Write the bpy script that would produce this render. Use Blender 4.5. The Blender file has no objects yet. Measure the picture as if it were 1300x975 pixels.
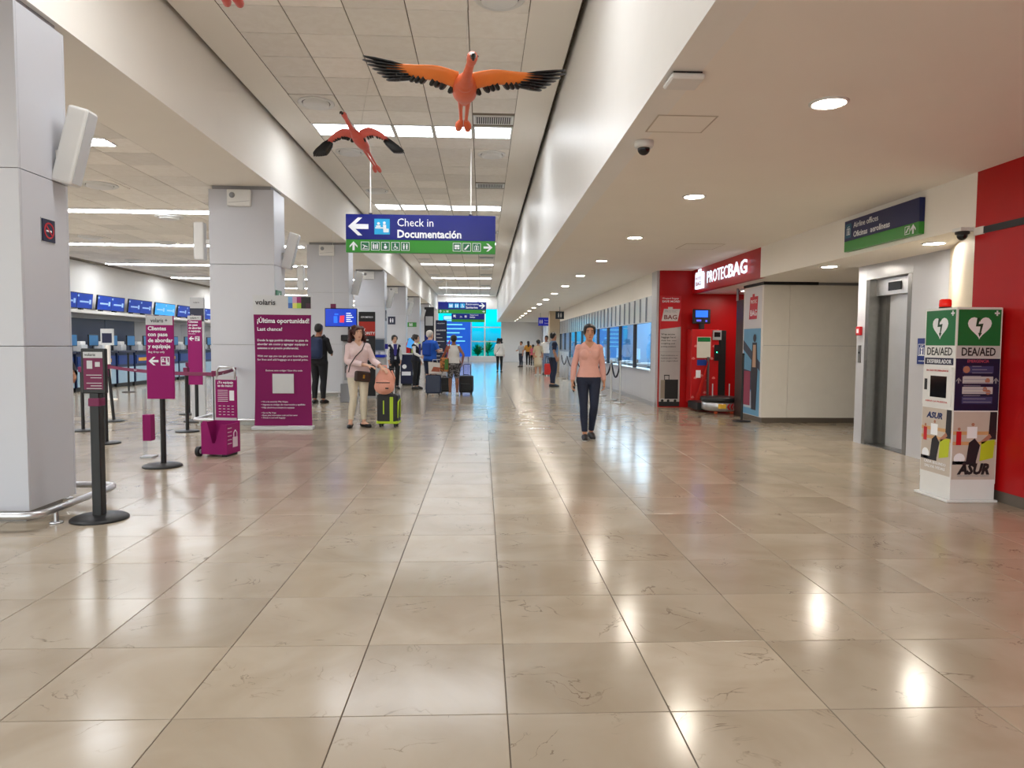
import bpy, bmesh, math, random
from mathutils import Vector, Matrix, Quaternion
random.seed(7)
sc = bpy.context.scene
COL = sc.collection
PI = math.pi

# ---------------------------------------------------------------- camera
def cam_setup():
    yaw, pitch, roll = 0.0424795, -0.0573707, 0.0072958
    cy, sy, cp, sp = math.cos(yaw), math.sin(yaw), math.cos(pitch), math.sin(pitch)
    f = Vector((sy*cp, cy*cp, sp)); r = Vector((cy, -sy, 0)); u = r.cross(f)
    cr, sr = math.cos(roll), math.sin(roll)
    R = cr*r + sr*u; Uv = -sr*r + cr*u
    cam = bpy.data.cameras.new('camera'); o = bpy.data.objects.new('camera', cam); COL.objects.link(o)
    cam.sensor_fit = 'HORIZONTAL'; cam.sensor_width = 36; cam.lens = 890/1300*36
    cam.clip_start = 0.05; cam.clip_end = 500
    m = Matrix((( R.x, Uv.x, -f.x, 0), (R.y, Uv.y, -f.y, 0), (R.z, Uv.z, -f.z, 1.348), (0, 0, 0, 1)))
    o.matrix_world = m
    sc.camera = o
    return R, Uv, f
CR, CU, CF = cam_setup()
def px(x, y, z):                      # world point -> pixel, only to pick which tiles are in view
    d = Vector((x, y, z-1.348)); w = d.dot(CF)
    if w < 0.1: return None
    return 650+890*d.dot(CR)/w, 487.5-890*d.dot(CU)/w

# ---------------------------------------------------------------- sky and exposure
def lin(c):
    return tuple(((v/255)/12.92 if v/255 <= 0.04045 else ((v/255+0.055)/1.055)**2.4) for v in c)
w = bpy.data.worlds.new('sky'); sc.world = w; w.use_nodes = True
nt = w.node_tree; bg = nt.nodes['Background']
sky = nt.nodes.new('ShaderNodeTexSky'); sky.sky_type = 'NISHITA'; sky.sun_elevation = math.radians(52); sky.sun_rotation = math.radians(200)
sky.sun_disc = False; sky.air_density = 1.0; sky.dust_density = 2.5
nt.links.new(sky.outputs[0], bg.inputs[0]); bg.inputs[1].default_value = 0.42
sc.view_settings.view_transform = 'Standard'; sc.view_settings.look = 'None'
sc.view_settings.gamma = 1; sc.view_settings.use_curve_mapping = False
sc.view_settings.exposure = 0.63
PANEL = 9.0          # radiance of the ceiling light panels
def area(name, loc, sx, sy, energy, color=(0.95, 0.98, 1)):
    l = bpy.data.lights.new(name, 'AREA'); l.shape = 'RECTANGLE'; l.size = sx; l.size_y = sy; l.energy = energy; l.color = color
    o = bpy.data.objects.new(name, l); o.location = loc; COL.objects.link(o); return o
# daylight comes in through the end window and the added, unseen glazed front behind the viewer (sampling portals only)
for loc, rx, sx, sy in (((-0.94, 52.3, 2.15), -PI/2, 4.7, 3.5), ((-4.1, -6.25, 2.2), PI/2, 16.4, 3.8)):
    p_ = area('window_portal', loc, sx, sy, 1.0); p_.rotation_euler.x = rx; p_.data.cycles.is_portal = True
# the ceiling panel rows that hang behind and above the camera, outside the frame
for yy in (-1.2, 5.35):
    area('ceiling_panel_light', (-1.15, yy, 4.84), 3.2, 0.62, PANEL*3.2*0.62*PI)
for yy in (-0.2, 4.45):
    area('hall_strip_light', (-8.4, yy, 3.80), 7.4, 0.30, 2*PANEL*7.4*0.3*PI)

# ---------------------------------------------------------------- materials
MATS = {}
def mat(name, rgb, rough=0.5, metal=0.0, emit=0.0, var=0.04, nscale=6.0, bump=0.0, spec=0.5, coat=0.0, hard=False):
    if name in MATS: return MATS[name]
    m = bpy.data.materials.new(name); m.use_nodes = True
    n = m.node_tree; p = n.nodes['Principled BSDF']
    c = lin(rgb)
    p.inputs['Roughness'].default_value = rough; p.inputs['Metallic'].default_value = metal
    p.inputs['Specular IOR Level'].default_value = spec; p.inputs['Coat Weight'].default_value = coat
    tc = n.nodes.new('ShaderNodeTexCoord'); no = n.nodes.new('ShaderNodeTexNoise'); no.inputs['Scale'].default_value = nscale; no.inputs['Detail'].default_value = 3
    n.links.new(tc.outputs['Object'], no.inputs['Vector'])
    mx = n.nodes.new('ShaderNodeMix'); mx.data_type = 'RGBA'
    mx.inputs[6].default_value = tuple(v*(1-var) for v in c)+(1,); mx.inputs[7].default_value = tuple(min(1, v*(1+var)) for v in c)+(1,)
    if hard:
        mr = n.nodes.new('ShaderNodeMapRange'); mr.inputs[1].default_value = .47; mr.inputs[2].default_value = .53; n.links.new(no.outputs[0], mr.inputs[0]); n.links.new(mr.outputs[0], mx.inputs[0])
    else: n.links.new(no.outputs[0], mx.inputs[0])
    n.links.new(mx.outputs[2], p.inputs['Base Color'])
    if emit:
        n.links.new(mx.outputs[2], p.inputs['Emission Color']); p.inputs['Emission Strength'].default_value = emit
    if bump:
        b = n.nodes.new('ShaderNodeBump'); b.inputs['Strength'].default_value = bump; b.inputs['Distance'].default_value = 0.01
        n.links.new(no.outputs[0], b.inputs['Height']); n.links.new(b.outputs[0], p.inputs['Normal'])
    MATS[name] = m
    return m
def glass_mat(name, tint, gloss=0.1, rough=0.02, fk=1.0):
    m = bpy.data.materials.new(name); m.use_nodes = True; n = m.node_tree
    out = n.nodes['Material Output']; n.nodes.remove(n.nodes['Principled BSDF'])
    t = n.nodes.new('ShaderNodeBsdfTransparent'); t.inputs[0].default_value = tuple(tint)+(1,)
    g = n.nodes.new('ShaderNodeBsdfGlossy'); g.inputs['Roughness'].default_value = rough
    fr = n.nodes.new('ShaderNodeFresnel'); fr.inputs[0].default_value = 1.5
    ma = n.nodes.new('ShaderNodeMath'); ma.operation = 'MULTIPLY_ADD'; ma.inputs[1].default_value = fk; ma.inputs[2].default_value = gloss; ma.use_clamp = True
    mi = n.nodes.new('ShaderNodeMixShader')
    ge = n.nodes.new('ShaderNodeNewGeometry'); iv = n.nodes.new('ShaderNodeMath'); iv.operation = 'SUBTRACT'; iv.inputs[0].default_value = 1.0; n.links.new(ge.outputs['Backfacing'], iv.inputs[1])
    mu = n.nodes.new('ShaderNodeMath'); mu.operation = 'MULTIPLY'; n.links.new(ma.outputs[0], mu.inputs[0]); n.links.new(iv.outputs[0], mu.inputs[1])   # a thin pane reflects once, at its front face
    n.links.new(fr.outputs[0], ma.inputs[0]); n.links.new(mu.outputs[0], mi.inputs[0]); n.links.new(t.outputs[0], mi.inputs[1]); n.links.new(g.outputs[0], mi.inputs[2])
    n.links.new(mi.outputs[0], out.inputs[0]); MATS[name] = m
    return m
def tile_mat(name, c1, c2, c3, rough, scale, vein=True):
    m = bpy.data.materials.new(name); m.use_nodes = True; n = m.node_tree; L = n.links.new; p = n.nodes['Principled BSDF']
    geo = n.nodes.new('ShaderNodeNewGeometry'); oi = n.nodes.new('ShaderNodeObjectInfo')
    ad = n.nodes.new('ShaderNodeMath'); ad.operation = 'ADD'; L(geo.outputs['Random Per Island'], ad.inputs[0]); L(oi.outputs['Random'], ad.inputs[1])
    frc = n.nodes.new('ShaderNodeMath'); frc.operation = 'FRACT'; L(ad.outputs[0], frc.inputs[0])
    off = n.nodes.new('ShaderNodeVectorMath'); off.operation = 'MULTIPLY_ADD'; off.inputs[1].default_value = (1, 1, 1)
    sc_ = n.nodes.new('ShaderNodeVectorMath'); sc_.operation = 'SCALE'; sc_.inputs[0].default_value = (37, 53, 11); L(frc.outputs[0], sc_.inputs['Scale'])
    L(geo.outputs['Position'], off.inputs[0]); L(sc_.outputs[0], off.inputs[2])
    no = n.nodes.new('ShaderNodeTexNoise'); no.inputs['Scale'].default_value = scale; no.inputs['Detail'].default_value = 5; no.inputs['Distortion'].default_value = 0.6; L(off.outputs[0], no.inputs['Vector'])
    mx = n.nodes.new('ShaderNodeMix'); mx.data_type = 'RGBA'; mx.inputs[6].default_value = lin(c1)+(1,); mx.inputs[7].default_value = lin(c2)+(1,)
    rmp = n.nodes.new('ShaderNodeMapRange'); rmp.inputs[1].default_value = 0.35; rmp.inputs[2].default_value = 0.65; L(no.outputs[0], rmp.inputs[0]); L(rmp.outputs[0], mx.inputs[0])
    last = mx.outputs[2]
    if vein:
        n2 = n.nodes.new('ShaderNodeTexNoise'); n2.inputs['Scale'].default_value = 2.6; n2.inputs['Detail'].default_value = 6; n2.inputs['Distortion'].default_value = 1.2; L(off.outputs[0], n2.inputs['Vector'])
        sb = n.nodes.new('ShaderNodeMath'); sb.operation = 'SUBTRACT'; sb.inputs[1].default_value = 0.5; L(n2.outputs[0], sb.inputs[0])
        ab = n.nodes.new('ShaderNodeMath'); ab.operation = 'ABSOLUTE'; L(sb.outputs[0], ab.inputs[0])
        r2 = n.nodes.new('ShaderNodeMapRange'); r2.inputs[1].default_value = 0.0; r2.inputs[2].default_value = 0.008; r2.inputs[3].default_value = 0.75; r2.inputs[4].default_value = 0; L(ab.outputs[0], r2.inputs[0])
        n3 = n.nodes.new('ShaderNodeTexNoise'); n3.inputs['Scale'].default_value = 4.5; n3.inputs['Detail'].default_value = 2; L(off.outputs[0], n3.inputs['Vector'])
        r3 = n.nodes.new('ShaderNodeMapRange'); r3.inputs[1].default_value = 0.52; r3.inputs[2].default_value = 0.66; L(n3.outputs[0], r3.inputs[0])
        mu = n.nodes.new('ShaderNodeMath'); mu.operation = 'MULTIPLY'; L(r2.outputs[0], mu.inputs[0]); L(r3.outputs[0], mu.inputs[1])
        m2 = n.nodes.new('ShaderNodeMix'); m2.data_type = 'RGBA'; L(mu.outputs[0], m2.inputs[0]); L(last, m2.inputs[6]); m2.inputs[7].default_value = lin(c3)+(1,); last = m2.outputs[2]
    hsv = n.nodes.new('ShaderNodeHueSaturation'); vr = n.nodes.new('ShaderNodeMapRange'); vr.inputs[3].default_value = 0.90; vr.inputs[4].default_value = 1.08
    L(frc.outputs[0], vr.inputs[0]); L(vr.outputs[0], hsv.inputs['Value']); L(last, hsv.inputs['Color']); L(hsv.outputs[0], p.inputs['Base Color'])
    p.inputs['Roughness'].default_value = rough
    MATS[name] = m; return m

# ---------------------------------------------------------------- mesh building
class MB:
    """collects shapes and links them as one mesh object"""
    def __init__(s): s.v = []; s.f = []; s.m = []; s.sm = []
    def add(s, vs, fs, mi=0, smooth=False):
        b = len(s.v); s.v += [tuple(v) for v in vs]
        for f in fs: s.f.append([b+i for i in f]); s.m.append(mi); s.sm.append(smooth)
        return s
    def box(s, x0, x1, y0, y1, z0, z1, mi=0, bev=0.0):
        if bev <= 0:
            vs = [(x0,y0,z0),(x1,y0,z0),(x1,y1,z0),(x0,y1,z0),(x0,y0,z1),(x1,y0,z1),(x1,y1,z1),(x0,y1,z1)]
            return s.add(vs, [(3,2,1,0),(4,5,6,7),(0,1,5,4),(1,2,6,5),(2,3,7,6),(3,0,4,7)], mi)
        bm = bmesh.new(); bmesh.ops.create_cube(bm, size=1)
        for v in bm.verts: v.co = Vector(((x0+x1)/2+v.co.x*(x1-x0), (y0+y1)/2+v.co.y*(y1-y0), (z0+z1)/2+v.co.z*(z1-z0)))
        bmesh.ops.bevel(bm, geom=bm.edges[:], offset=bev, segments=2 if bev > 0.012 else 1, affect='EDGES', profile=0.5)
        bm.verts.index_update(); s.add([v.co for v in bm.verts], [[v.index for v in f.verts] for f in bm.faces], mi); bm.free(); return s
    def obox(s, c, ax, ay, az, mi=0):      # oriented box: centre and three half-axis vectors
        c, ax, ay, az = map(Vector, (c, ax, ay, az))
        vs = [c+i*ax+j*ay+k*az for k in (-1, 1) for (i, j) in ((-1,-1),(1,-1),(1,1),(-1,1))]
        return s.add(vs, [(3,2,1,0),(4,5,6,7),(0,1,5,4),(1,2,6,5),(2,3,7,6),(3,0,4,7)], mi)
    def cyl(s, p0, p1, r0, r1=None, seg=16, mi=0, caps=True, smooth=True):
        p0, p1 = Vector(p0), Vector(p1); r1 = r0 if r1 is None else r1
        d = (p1-p0).normalized(); a = d.orthogonal().normalized(); b = d.cross(a)
        vs = [p0+r0*(math.cos(t)*a+math.sin(t)*b) for t in [2*PI*i/seg for i in range(seg)]] + [p1+r1*(math.cos(t)*a+math.sin(t)*b) for t in [2*PI*i/seg for i in range(seg)]]
        fs = [(i, (i+1) % seg, seg+(i+1) % seg, seg+i) for i in range(seg)]
        s.add(vs, fs, mi, smooth)
        if caps: s.add(vs, [tuple(range(seg-1, -1, -1)), tuple(range(seg, 2*seg))], mi)
        return s
    def tube(s, pts, r, seg=10, mi=0, closed=False):
        pts = [Vector(p) for p in pts]; n = len(pts); rs = r if isinstance(r, (list, tuple)) else [r]*n
        vs = []; a = None
        for i, p in enumerate(pts):
            if closed: t = (pts[(i+1) % n]-pts[i-1]).normalized()
            else: t = (pts[min(i+1, n-1)]-pts[max(i-1, 0)]).normalized()
            if a is None: a = t.orthogonal().normalized()
            a = (a-t*a.dot(t)).normalized(); b = t.cross(a)
            vs += [p+rs[i]*(math.cos(q)*a+math.sin(q)*b) for q in [2*PI*k/seg for k in range(seg)]]
        fs = []
        for i in range(n if closed else n-1):
            j = (i+1) % n
            fs += [(i*seg+k, i*seg+(k+1) % seg, j*seg+(k+1) % seg, j*seg+k) for k in range(seg)]
        if not closed: fs += [tuple(range(seg-1, -1, -1)), tuple(range((n-1)*seg, n*seg))]
        return s.add(vs, fs, mi, True)
    def lathe(s, prof, c=(0,0,0), seg=24, mi=0, axis='Z', smooth=True):
        c = Vector(c); vs = []
        for (r, h) in prof:
            for k in range(seg):
                t = 2*PI*k/seg; x, y = r*math.cos(t), r*math.sin(t)
                vs.append(c+(Vector((x, y, h)) if axis == 'Z' else Vector((x, h, y)) if axis == 'Y' else Vector((h, x, y))))
        n = len(prof)
        fs = [(i*seg+k, i*seg+(k+1) % seg, (i+1)*seg+(k+1) % seg, (i+1)*seg+k) for i in range(n-1) for k in range(seg)]
        fs += [tuple(range(seg-1, -1, -1)), tuple(range((n-1)*seg, n*seg))]
        return s.add(vs, fs, mi, smooth)
    def ell(s, c, r, seg=14, rings=9, mi=0, rot=None):
        c = Vector(c); vs = []
        for i in range(rings+1):
            ph = PI*i/rings
            for k in range(seg):
                t = 2*PI*k/seg; v = Vector((r[0]*math.sin(ph)*math.cos(t), r[1]*math.sin(ph)*math.sin(t), r[2]*math.cos(ph)))
                if rot: v = rot @ v
                vs.append(c+v)
        fs = [(i*seg+k, (i+1)*seg+k, (i+1)*seg+(k+1) % seg, i*seg+(k+1) % seg) for i in range(rings) for k in range(seg)]
        return s.add(vs, fs, mi, True)
    def poly(s, pts, y=0.0, t=0.0015, mi=0):     # flat print: (x, z) outline facing -Y, thickness t
        n = len(pts)
        ar = sum(pts[i][0]*pts[(i+1) % n][1]-pts[(i+1) % n][0]*pts[i][1] for i in range(n))
        if ar < 0: pts = pts[::-1]
        vs = [(x, y-t, z) for x, z in pts]+[(x, y, z) for x, z in pts]
        fs = [tuple(range(n))]+[(i, n+i, n+(i+1) % n, (i+1) % n) for i in range(n)]
        return s.add(vs, fs, mi)
    def rect(s, x0, x1, z0, z1, y=0.0, t=0.0015, mi=0): return s.poly([(x0,z0),(x1,z0),(x1,z1),(x0,z1)], y, t, mi)
    def disc(s, cx, cz, r, y=0.0, t=0.0015, mi=0, seg=16): return s.poly([(cx+r*math.cos(2*PI*k/seg), cz+r*math.sin(2*PI*k/seg)) for k in range(seg)], y, t, mi)
    def prism(s, pts, axis, a0, a1, mi=0):        # outline extruded along an axis: 'X' (y,z), 'Y' (x,z), 'Z' (x,y)
        n = len(pts)
        f = {'X': lambda p, a: (a, p[0], p[1]), 'Y': lambda p, a: (p[0], a, p[1]), 'Z': lambda p, a: (p[0], p[1], a)}[axis]
        vs = [f(p, a0) for p in pts]+[f(p, a1) for p in pts]
        s.add(vs, [tuple(range(n-1, -1, -1)), tuple(range(n, 2*n))]+[(i, (i+1) % n, n+(i+1) % n, n+i) for i in range(n)], mi); return s
    def mesh(s, name, mats):
        me = bpy.data.meshes.new(name); me.from_pydata([tuple(v) for v in s.v], [], s.f)
        for m in (mats if isinstance(mats, (list, tuple)) else [mats]): me.materials.append(m)
        me.polygons.foreach_set('material_index', s.m); me.polygons.foreach_set('use_smooth', s.sm)
        bm = bmesh.new(); bm.from_mesh(me); bmesh.ops.recalc_face_normals(bm, faces=bm.faces[:]) if len(bm.faces) < 60000 else None; bm.to_mesh(me); bm.free()
        me.update(); return me
    def build(s, name, mats, parent=None, loc=None, rz=None):
        o = bpy.data.objects.new(name, s.mesh(name, mats)); COL.objects.link(o)
        if parent: o.parent = parent
        if loc: o.location = loc
        if rz: o.rotation_euler.z = rz
        return o
def tag(o, label, cat, group=None, kind=None):
    o['label'] = label; o['category'] = cat
    if group: o['group'] = group
    if kind: o['kind'] = kind
    return o
def thing(name, label, cat, loc=(0,0,0), rz=0, group=None, kind=None):
    o = bpy.data.objects.new(name, None); COL.objects.link(o); o.location = loc; o.rotation_euler.z = rz; o.empty_display_size = 0.1
    return tag(o, label, cat, group, kind)
def copy_tree(o, parent=None):
    c = o.copy(); COL.objects.link(c); c.parent = parent
    for ch in [x for x in bpy.data.objects if x.parent == o]: copy_tree(ch, c)
    return c
def inst(me, name, parent, loc=(0,0,0)):
    o = bpy.data.objects.new(name, me); COL.objects.link(o); o.parent = parent; o.location = loc; return o
TXT = {}
def text(body, size, m, parent, x, z, y=-0.002, align='LEFT', bold=0.0, sx=1.0, name='lettering', t=0.0008, shear=0.0, width=None):
    """flat lettering facing -Y in the parent's frame, (x, z) = baseline start"""
    cu = bpy.data.curves.new('t', 'FONT'); cu.body = body; cu.size = size; cu.align_x = align; cu.offset = bold*size; cu.extrude = t; cu.resolution_u = 2; cu.shear = shear
    ob = bpy.data.objects.new('t', cu); COL.objects.link(ob)
    dg = bpy.context.evaluated_depsgraph_get(); me = bpy.data.meshes.new_from_object(ob.evaluated_get(dg))
    bpy.data.objects.remove(ob); bpy.data.curves.remove(cu)
    me.materials.clear(); me.materials.append(m)
    if width and me.vertices:
        xs = [v.co.x for v in me.vertices]; sx = width/(max(xs)-min(xs))
    me.transform(Matrix.Translation((x, y, z)) @ Matrix.Rotation(PI/2, 4, 'X') @ Matrix.Diagonal((sx, 1, 1, 1)))
    o = bpy.data.objects.new(name, me); COL.objects.link(o); o.parent = parent
    return o
ORD = ['first', 'second', 'third', 'fourth', 'fifth', 'sixth', 'seventh', 'eighth', 'ninth', 'tenth', 'eleventh', 'twelfth', 'thirteenth', 'fourteenth', 'fifteenth', 'sixteenth', 'seventeenth', 'eighteenth']
WHITE = mat('white_paint', (232, 228, 222), 0.6, var=0.02)
# ================================================================ the setting
M_TILE = tile_mat('floor_marble', (178, 165, 146), (162, 147, 126), (100, 83, 66), 0.17, 1.7)
M_GROUT = mat('grout', (92, 80, 66), 0.8)
M_CTILE = tile_mat('ceiling_tile_paint', (244, 240, 234), (239, 234, 227), (0, 0, 0), 0.85, 9, vein=False)
M_TBAR = mat('ceiling_grid_brown', (120, 108, 94), 0.8)  # dark grey-brown of the grid lines between the tiles
M_CEIL = mat('ceiling_paint', (244, 239, 231), 0.75, var=0.02, nscale=2)
M_PANELW = mat('white_laminate', (196, 197, 203), 0.28, var=0.015, nscale=2)
M_JOINT = mat('panel_joint', (150, 148, 150), 0.6)
M_STEEL = mat('brushed_steel', (198, 198, 200), 0.3, metal=0.9, var=0.08, nscale=30)
M_STEELD = mat('dull_steel', (140, 138, 136), 0.35, metal=1.0, var=0.1, nscale=20)
M_BASE = mat('grey_baseboard', (110, 100, 90), 0.4, metal=0.3)
M_RED = mat('red_laminate', (178, 10, 14), 0.35, var=0.03, spec=.3)
M_BLACK = mat('black_plastic', (20, 20, 22), 0.45)
M_BLACKG = mat('black_gloss', (10, 10, 12), 0.12)
M_WHITEP = mat('white_plastic', (228, 228, 226), 0.35)
M_CREAM = mat('cream_paint', (226, 214, 192), 0.6)
M_TAN = mat('tan_stone', (190, 172, 146), 0.5)
M_STRIP = mat('strip_diffuser', (244, 249, 255), 0.5, emit=PANEL*2, var=0.0)
M_LAMP = mat('light_diffuser', (244, 249, 255), 0.5, emit=PANEL, var=0.0)
M_DOWN = mat('downlight_diffuser', (255, 246, 232), 0.5, emit=PANEL*12.5, var=0.0)

# ---- floor: grout slab, the 300 largest tiles in view as parts, the rest as one part
T = 0.60; FX, FY = 0.0976, 2.481
fl = MB().box(-12.6, 8.0, -6.0, 52.0, -0.12, -0.004).build('floor', M_GROUT)
tag(fl, 'polished beige marble floor of square slabs with dark joints', 'floor', kind='structure')
g = 0.002; tm = MB(); c = 0.0025; hT = T/2-g
def tile_shape(mb, cx, cy, h, z=0.0, depth=0.004, ch=0.0015):
    vs = [(cx-h,cy-h,z-depth),(cx+h,cy-h,z-depth),(cx+h,cy+h,z-depth),(cx-h,cy+h,z-depth)]
    k = h-ch; vs += [(cx-h,cy-h,z-ch),(cx+h,cy-h,z-ch),(cx+h,cy+h,z-ch),(cx-h,cy+h,z-ch),(cx-k,cy-k,z),(cx+k,cy-k,z),(cx+k,cy+k,z),(cx-k,cy+k,z)]
    fs = [(8,9,10,11)]
    for a in range(4):
        b = (a+1) % 4; fs += [(a, b, 4+b, 4+a), (4+a, 4+b, 8+b, 8+a)]
    mb.add(vs, fs)
tile_shape(tm, 0, 0, hT); tile_me = tm.mesh('floor_tile', M_TILE)
cells = []
for i in range(-22, 14):
    for j in range(-14, 83):
        x, y = FX+(i+.5)*T, FY+(j+.5)*T
        if x-T/2 < -12.6 or x+T/2 > 8.0 or y-T/2 < -6 or y+T/2 > 52: continue
        area_px = 0; q = px(x, y, 0) if y > 0.8 else None
        if q and -60 < q[0] < 1360 and q[1] < 1020 and not (x > 4.6 and y < 6.4) and not (x > 5.3 and y < 9.6): area_px = 1/(y*y*y)
        cells.append((area_px, x, y))
cells.sort(reverse=True)
rest = MB()
for k, (a, x, y) in enumerate(cells):
    if k < 300: inst(tile_me, 'tile', fl, (x, y, 0))
    else: tile_shape(rest, x, y, hT)
ro = rest.build('tile_field', M_TILE, fl); ro['kind'] = 'stuff'

# ---- corridor ceiling: 5 tiles wide, light panels every tenth row
CW, CH = 0.65, 0.6555; CX0, CY0, CZ = -2.77, 7.63, 4.85
ce = MB(); ce.box(-3.33, 1.07, -6, 52, 5.02, 5.12); ce.box(CX0, CX0+5*CW, -6, 52, CZ+0.012, CZ+0.03)
ce.box(-3.26, CX0, -6, 52, CZ, CZ+0.06); ce.box(CX0+5*CW, 1.0, -6, 52, CZ, CZ+0.06)
ceil = ce.build('ceiling', M_TBAR); ceil.data.materials[0] = M_TBAR
tag(ceil, 'corridor ceiling of square cream tiles in a dark grid between plain bands', 'ceiling', kind='structure')
MB().box(-3.26, CX0, -6, 52, CZ-0.002, CZ).box(CX0+5*CW, 1.0, -6, 52, CZ-0.002, CZ).build('border_band', M_CEIL, ceil)
ctm = MB(); tile_shape(ctm, 0, 0, 0.5, 0, 0.012, 0.004)
for i, v in enumerate(ctm.v): ctm.v[i] = (v[0]*(CW-0.012), v[1]*(CH-0.012), -v[2])
ct_me = ctm.mesh('ceiling_tile', M_CTILE)
def light_row(j): return j % 10 == 6
DIFF = {}          # tile cells taken by round diffusers / grilles: (col, row) -> kind
for c_, r_, k_ in [(4, -1, 'round'), (0, 4, 'round'), (0, 8, 'round'), (4, 8, 'round'), (4, 5, 'grille'), (4, 12, 'grille'), (0, 13, 'round'), (4, 18, 'round'), (0, 18, 'round'), (4, 22, 'grille'), (0, 23, 'round'), (4, 28, 'round'), (0, 28, 'round'), (4, 32, 'grille'), (0, 33, 'round'), (4, 38, 'round'), (4, 43, 'grille'), (0, 43, 'round'), (0, 49, 'round'), (4, 53, 'grille')]: DIFF[(c_, r_)] = k_
crest = MB(); cnt = 0
for j in range(-20, 67):
    for i in range(5):
        if light_row(j) or (i, j) in DIFF: continue
        x, y = CX0+(i+.5)*CW, CY0+(j+.5)*CH
        if y > 51.6: continue
        if -2 <= j <= 50: inst(ct_me, 'tile', ceil, (x, y, CZ))
        else:
            b = len(crest.v); tile_shape(crest, 0, 0, 0.5, 0, 0.012, 0.004)
            for q in range(b, len(crest.v)): v = crest.v[q]; crest.v[q] = (x+v[0]*(CW-.012), y+v[1]*(CH-.012), CZ-v[2])
o = crest.build('tile_field', M_CTILE, ceil); o['kind'] = 'stuff'
pm_f = MB()
for a, b, c_, d in ((-.32, .32, -.32, -.29), (-.32, .32, .29, .32), (-.32, -.29, -.29, .29), (.29, .32, -.29, .29)): pm_f.box(a, b, c_, d, -0.006, 0.02)
pm_f = pm_f.mesh('light_frame', M_WHITEP)
pm_d = MB().box(-.29, .29, -.29, .29, 0.0, 0.012).mesh('light_diffuser', M_LAMP)
row = 0
for j in range(6, 67, 10):
    for i in range(5):
        x, y = CX0+(i+.5)*CW, CY0+(j+.5)*CH
        t = thing('ceiling_light', f'square ceiling light panel, {ORD[i]} from left in {ORD[row]} lit row down the corridor', 'light', (x, y, CZ), group='ceiling light panels over the corridor')
        inst(pm_f, 'frame', t); inst(pm_d, 'diffuser', t)
    row += 1
df_b = MB().box(-.315, .315, -.318, .318, -0.004, 0.012).mesh('diffuser_plate', M_CTILE)
df_r = MB(); df_r.lathe([(.26, 0), (.265, -.012), (.24, -.03), (.20, -.008), (.19, -.008), (.185, -.045), (.15, -.055), (.02, -.058)], (0, 0, -0.004), 28)
df_r = df_r.mesh('diffuser_cone', M_WHITEP)
df_g = MB().lathe([(.252, -.010), (.246, -.026), (.203, -.006), (.212, -.004)], (0, 0, -0.003), 28).mesh('diffuser_slot', M_BLACK)
gr_b = MB().box(-.315, .315, -.20, .20, -0.006, 0.012).mesh('grille_frame', M_WHITEP)
gr_s = MB().box(-.006, .006, -.16, .16, -.012, -.006).mesh('grille_slat', M_WHITEP)
gr_k = MB().box(-.28, .28, -.165, .165, -.0075, -.006).mesh('grille_back', M_BLACK)
dk = 0; gk = 0
for (i, j), kind in sorted(DIFF.items(), key=lambda a: (a[0][1], a[0][0])):
    x, y = CX0+(i+.5)*CW, CY0+(j+.5)*CH
    side = 'left' if i < 2 else 'right'
    if kind == 'round':
        t = thing('air_diffuser', f'round white ceiling air diffuser, {ORD[dk]} one down the corridor, in the {side} tile column', 'air vent', (x, y, CZ), group='round diffusers in the corridor ceiling'); dk += 1
        inst(df_b, 'plate', t); inst(df_r, 'cone', t); inst(df_g, 'slot', t)
    else:
        t = thing('vent_grille', f'rectangular slatted ceiling return grille, {ORD[gk]} one down the right tile column', 'air vent', (x, y, CZ), group='slatted grilles in the corridor ceiling'); gk += 1
        inst(gr_b, 'frame', t); inst(gr_k, 'backing', t)
        for q in range(17): inst(gr_s, 'slat', t, (-.27+q*.03375, 0, 0))

# ---- left beam, hall ceiling
BZ = 3.82
bm_ = MB().box(-4.35, -3.33, -6, 52, BZ, 5.12).build('beam_left', M_CEIL)
tag(bm_, 'long white beam over the columns between corridor and check-in hall', 'beam', kind='structure')
HC = MB().box(-12.8, -4.35, -6, 52, BZ+0.012, BZ+0.2).build('ceiling_left', M_TBAR)
tag(HC, 'tiled ceiling of the check-in hall behind the columns', 'ceiling', kind='structure')
HY = [9.08+4.72*k for k in range(-2, 9)]
hrest = MB(); ntile = 0; cand = []
for i in range(13):
    for j in range(-10, 72):
        x, y = -4.35-(i+.5)*CW, 5.3+(j+.5)*CH-0.3
        if x-CW/2 < -12.75 or y > 51.5: continue
        if any(abs(y-h) < CH/2+0.14 for h in HY) and -12.2 < x: pass
        q = px(x, y, BZ) if y > 4 else None
        vis = q and 60 < q[0] < 620 and -20 < q[1] < 420
        cand.append((-y if vis else -999, x, y))
cand.sort(reverse=True)
for k, (s_, x, y) in enumerate(cand):
    if k < 300 and s_ > -900: inst(ct_me, 'tile', HC, (x, y, BZ))
    else:
        b = len(hrest.v); tile_shape(hrest, 0, 0, 0.5, 0, 0.012, 0.004)
        for q in range(b, len(hrest.v)): v = hrest.v[q]; hrest.v[q] = (x+v[0]*(CW-.012), y+v[1]*(CH-.012), BZ-v[2])
o = hrest.build('tile_field', M_CTILE, HC); o['kind'] = 'stuff'
hs_f = MB().box(-3.72, 3.72, -.17, .17, -.012, -.001).mesh('strip_frame', M_WHITEP)
hs_d = MB().box(-.60, .60, -.14, .14, -.018, -.012).mesh('strip_diffuser', M_STRIP)
n_ = 0
for yy in HY:
    if yy < 8: continue
    t = thing('strip_light', f'long white strip light across the check-in hall ceiling, {ORD[n_]} one from the front', 'light', (-8.35, yy, BZ), group='strip lights in the check-in hall'); n_ += 1
    inst(hs_f, 'housing', t)
    for q in range(6): inst(hs_d, 'diffuser', t, (-3.1+q*1.24, 0, 0))
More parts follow.
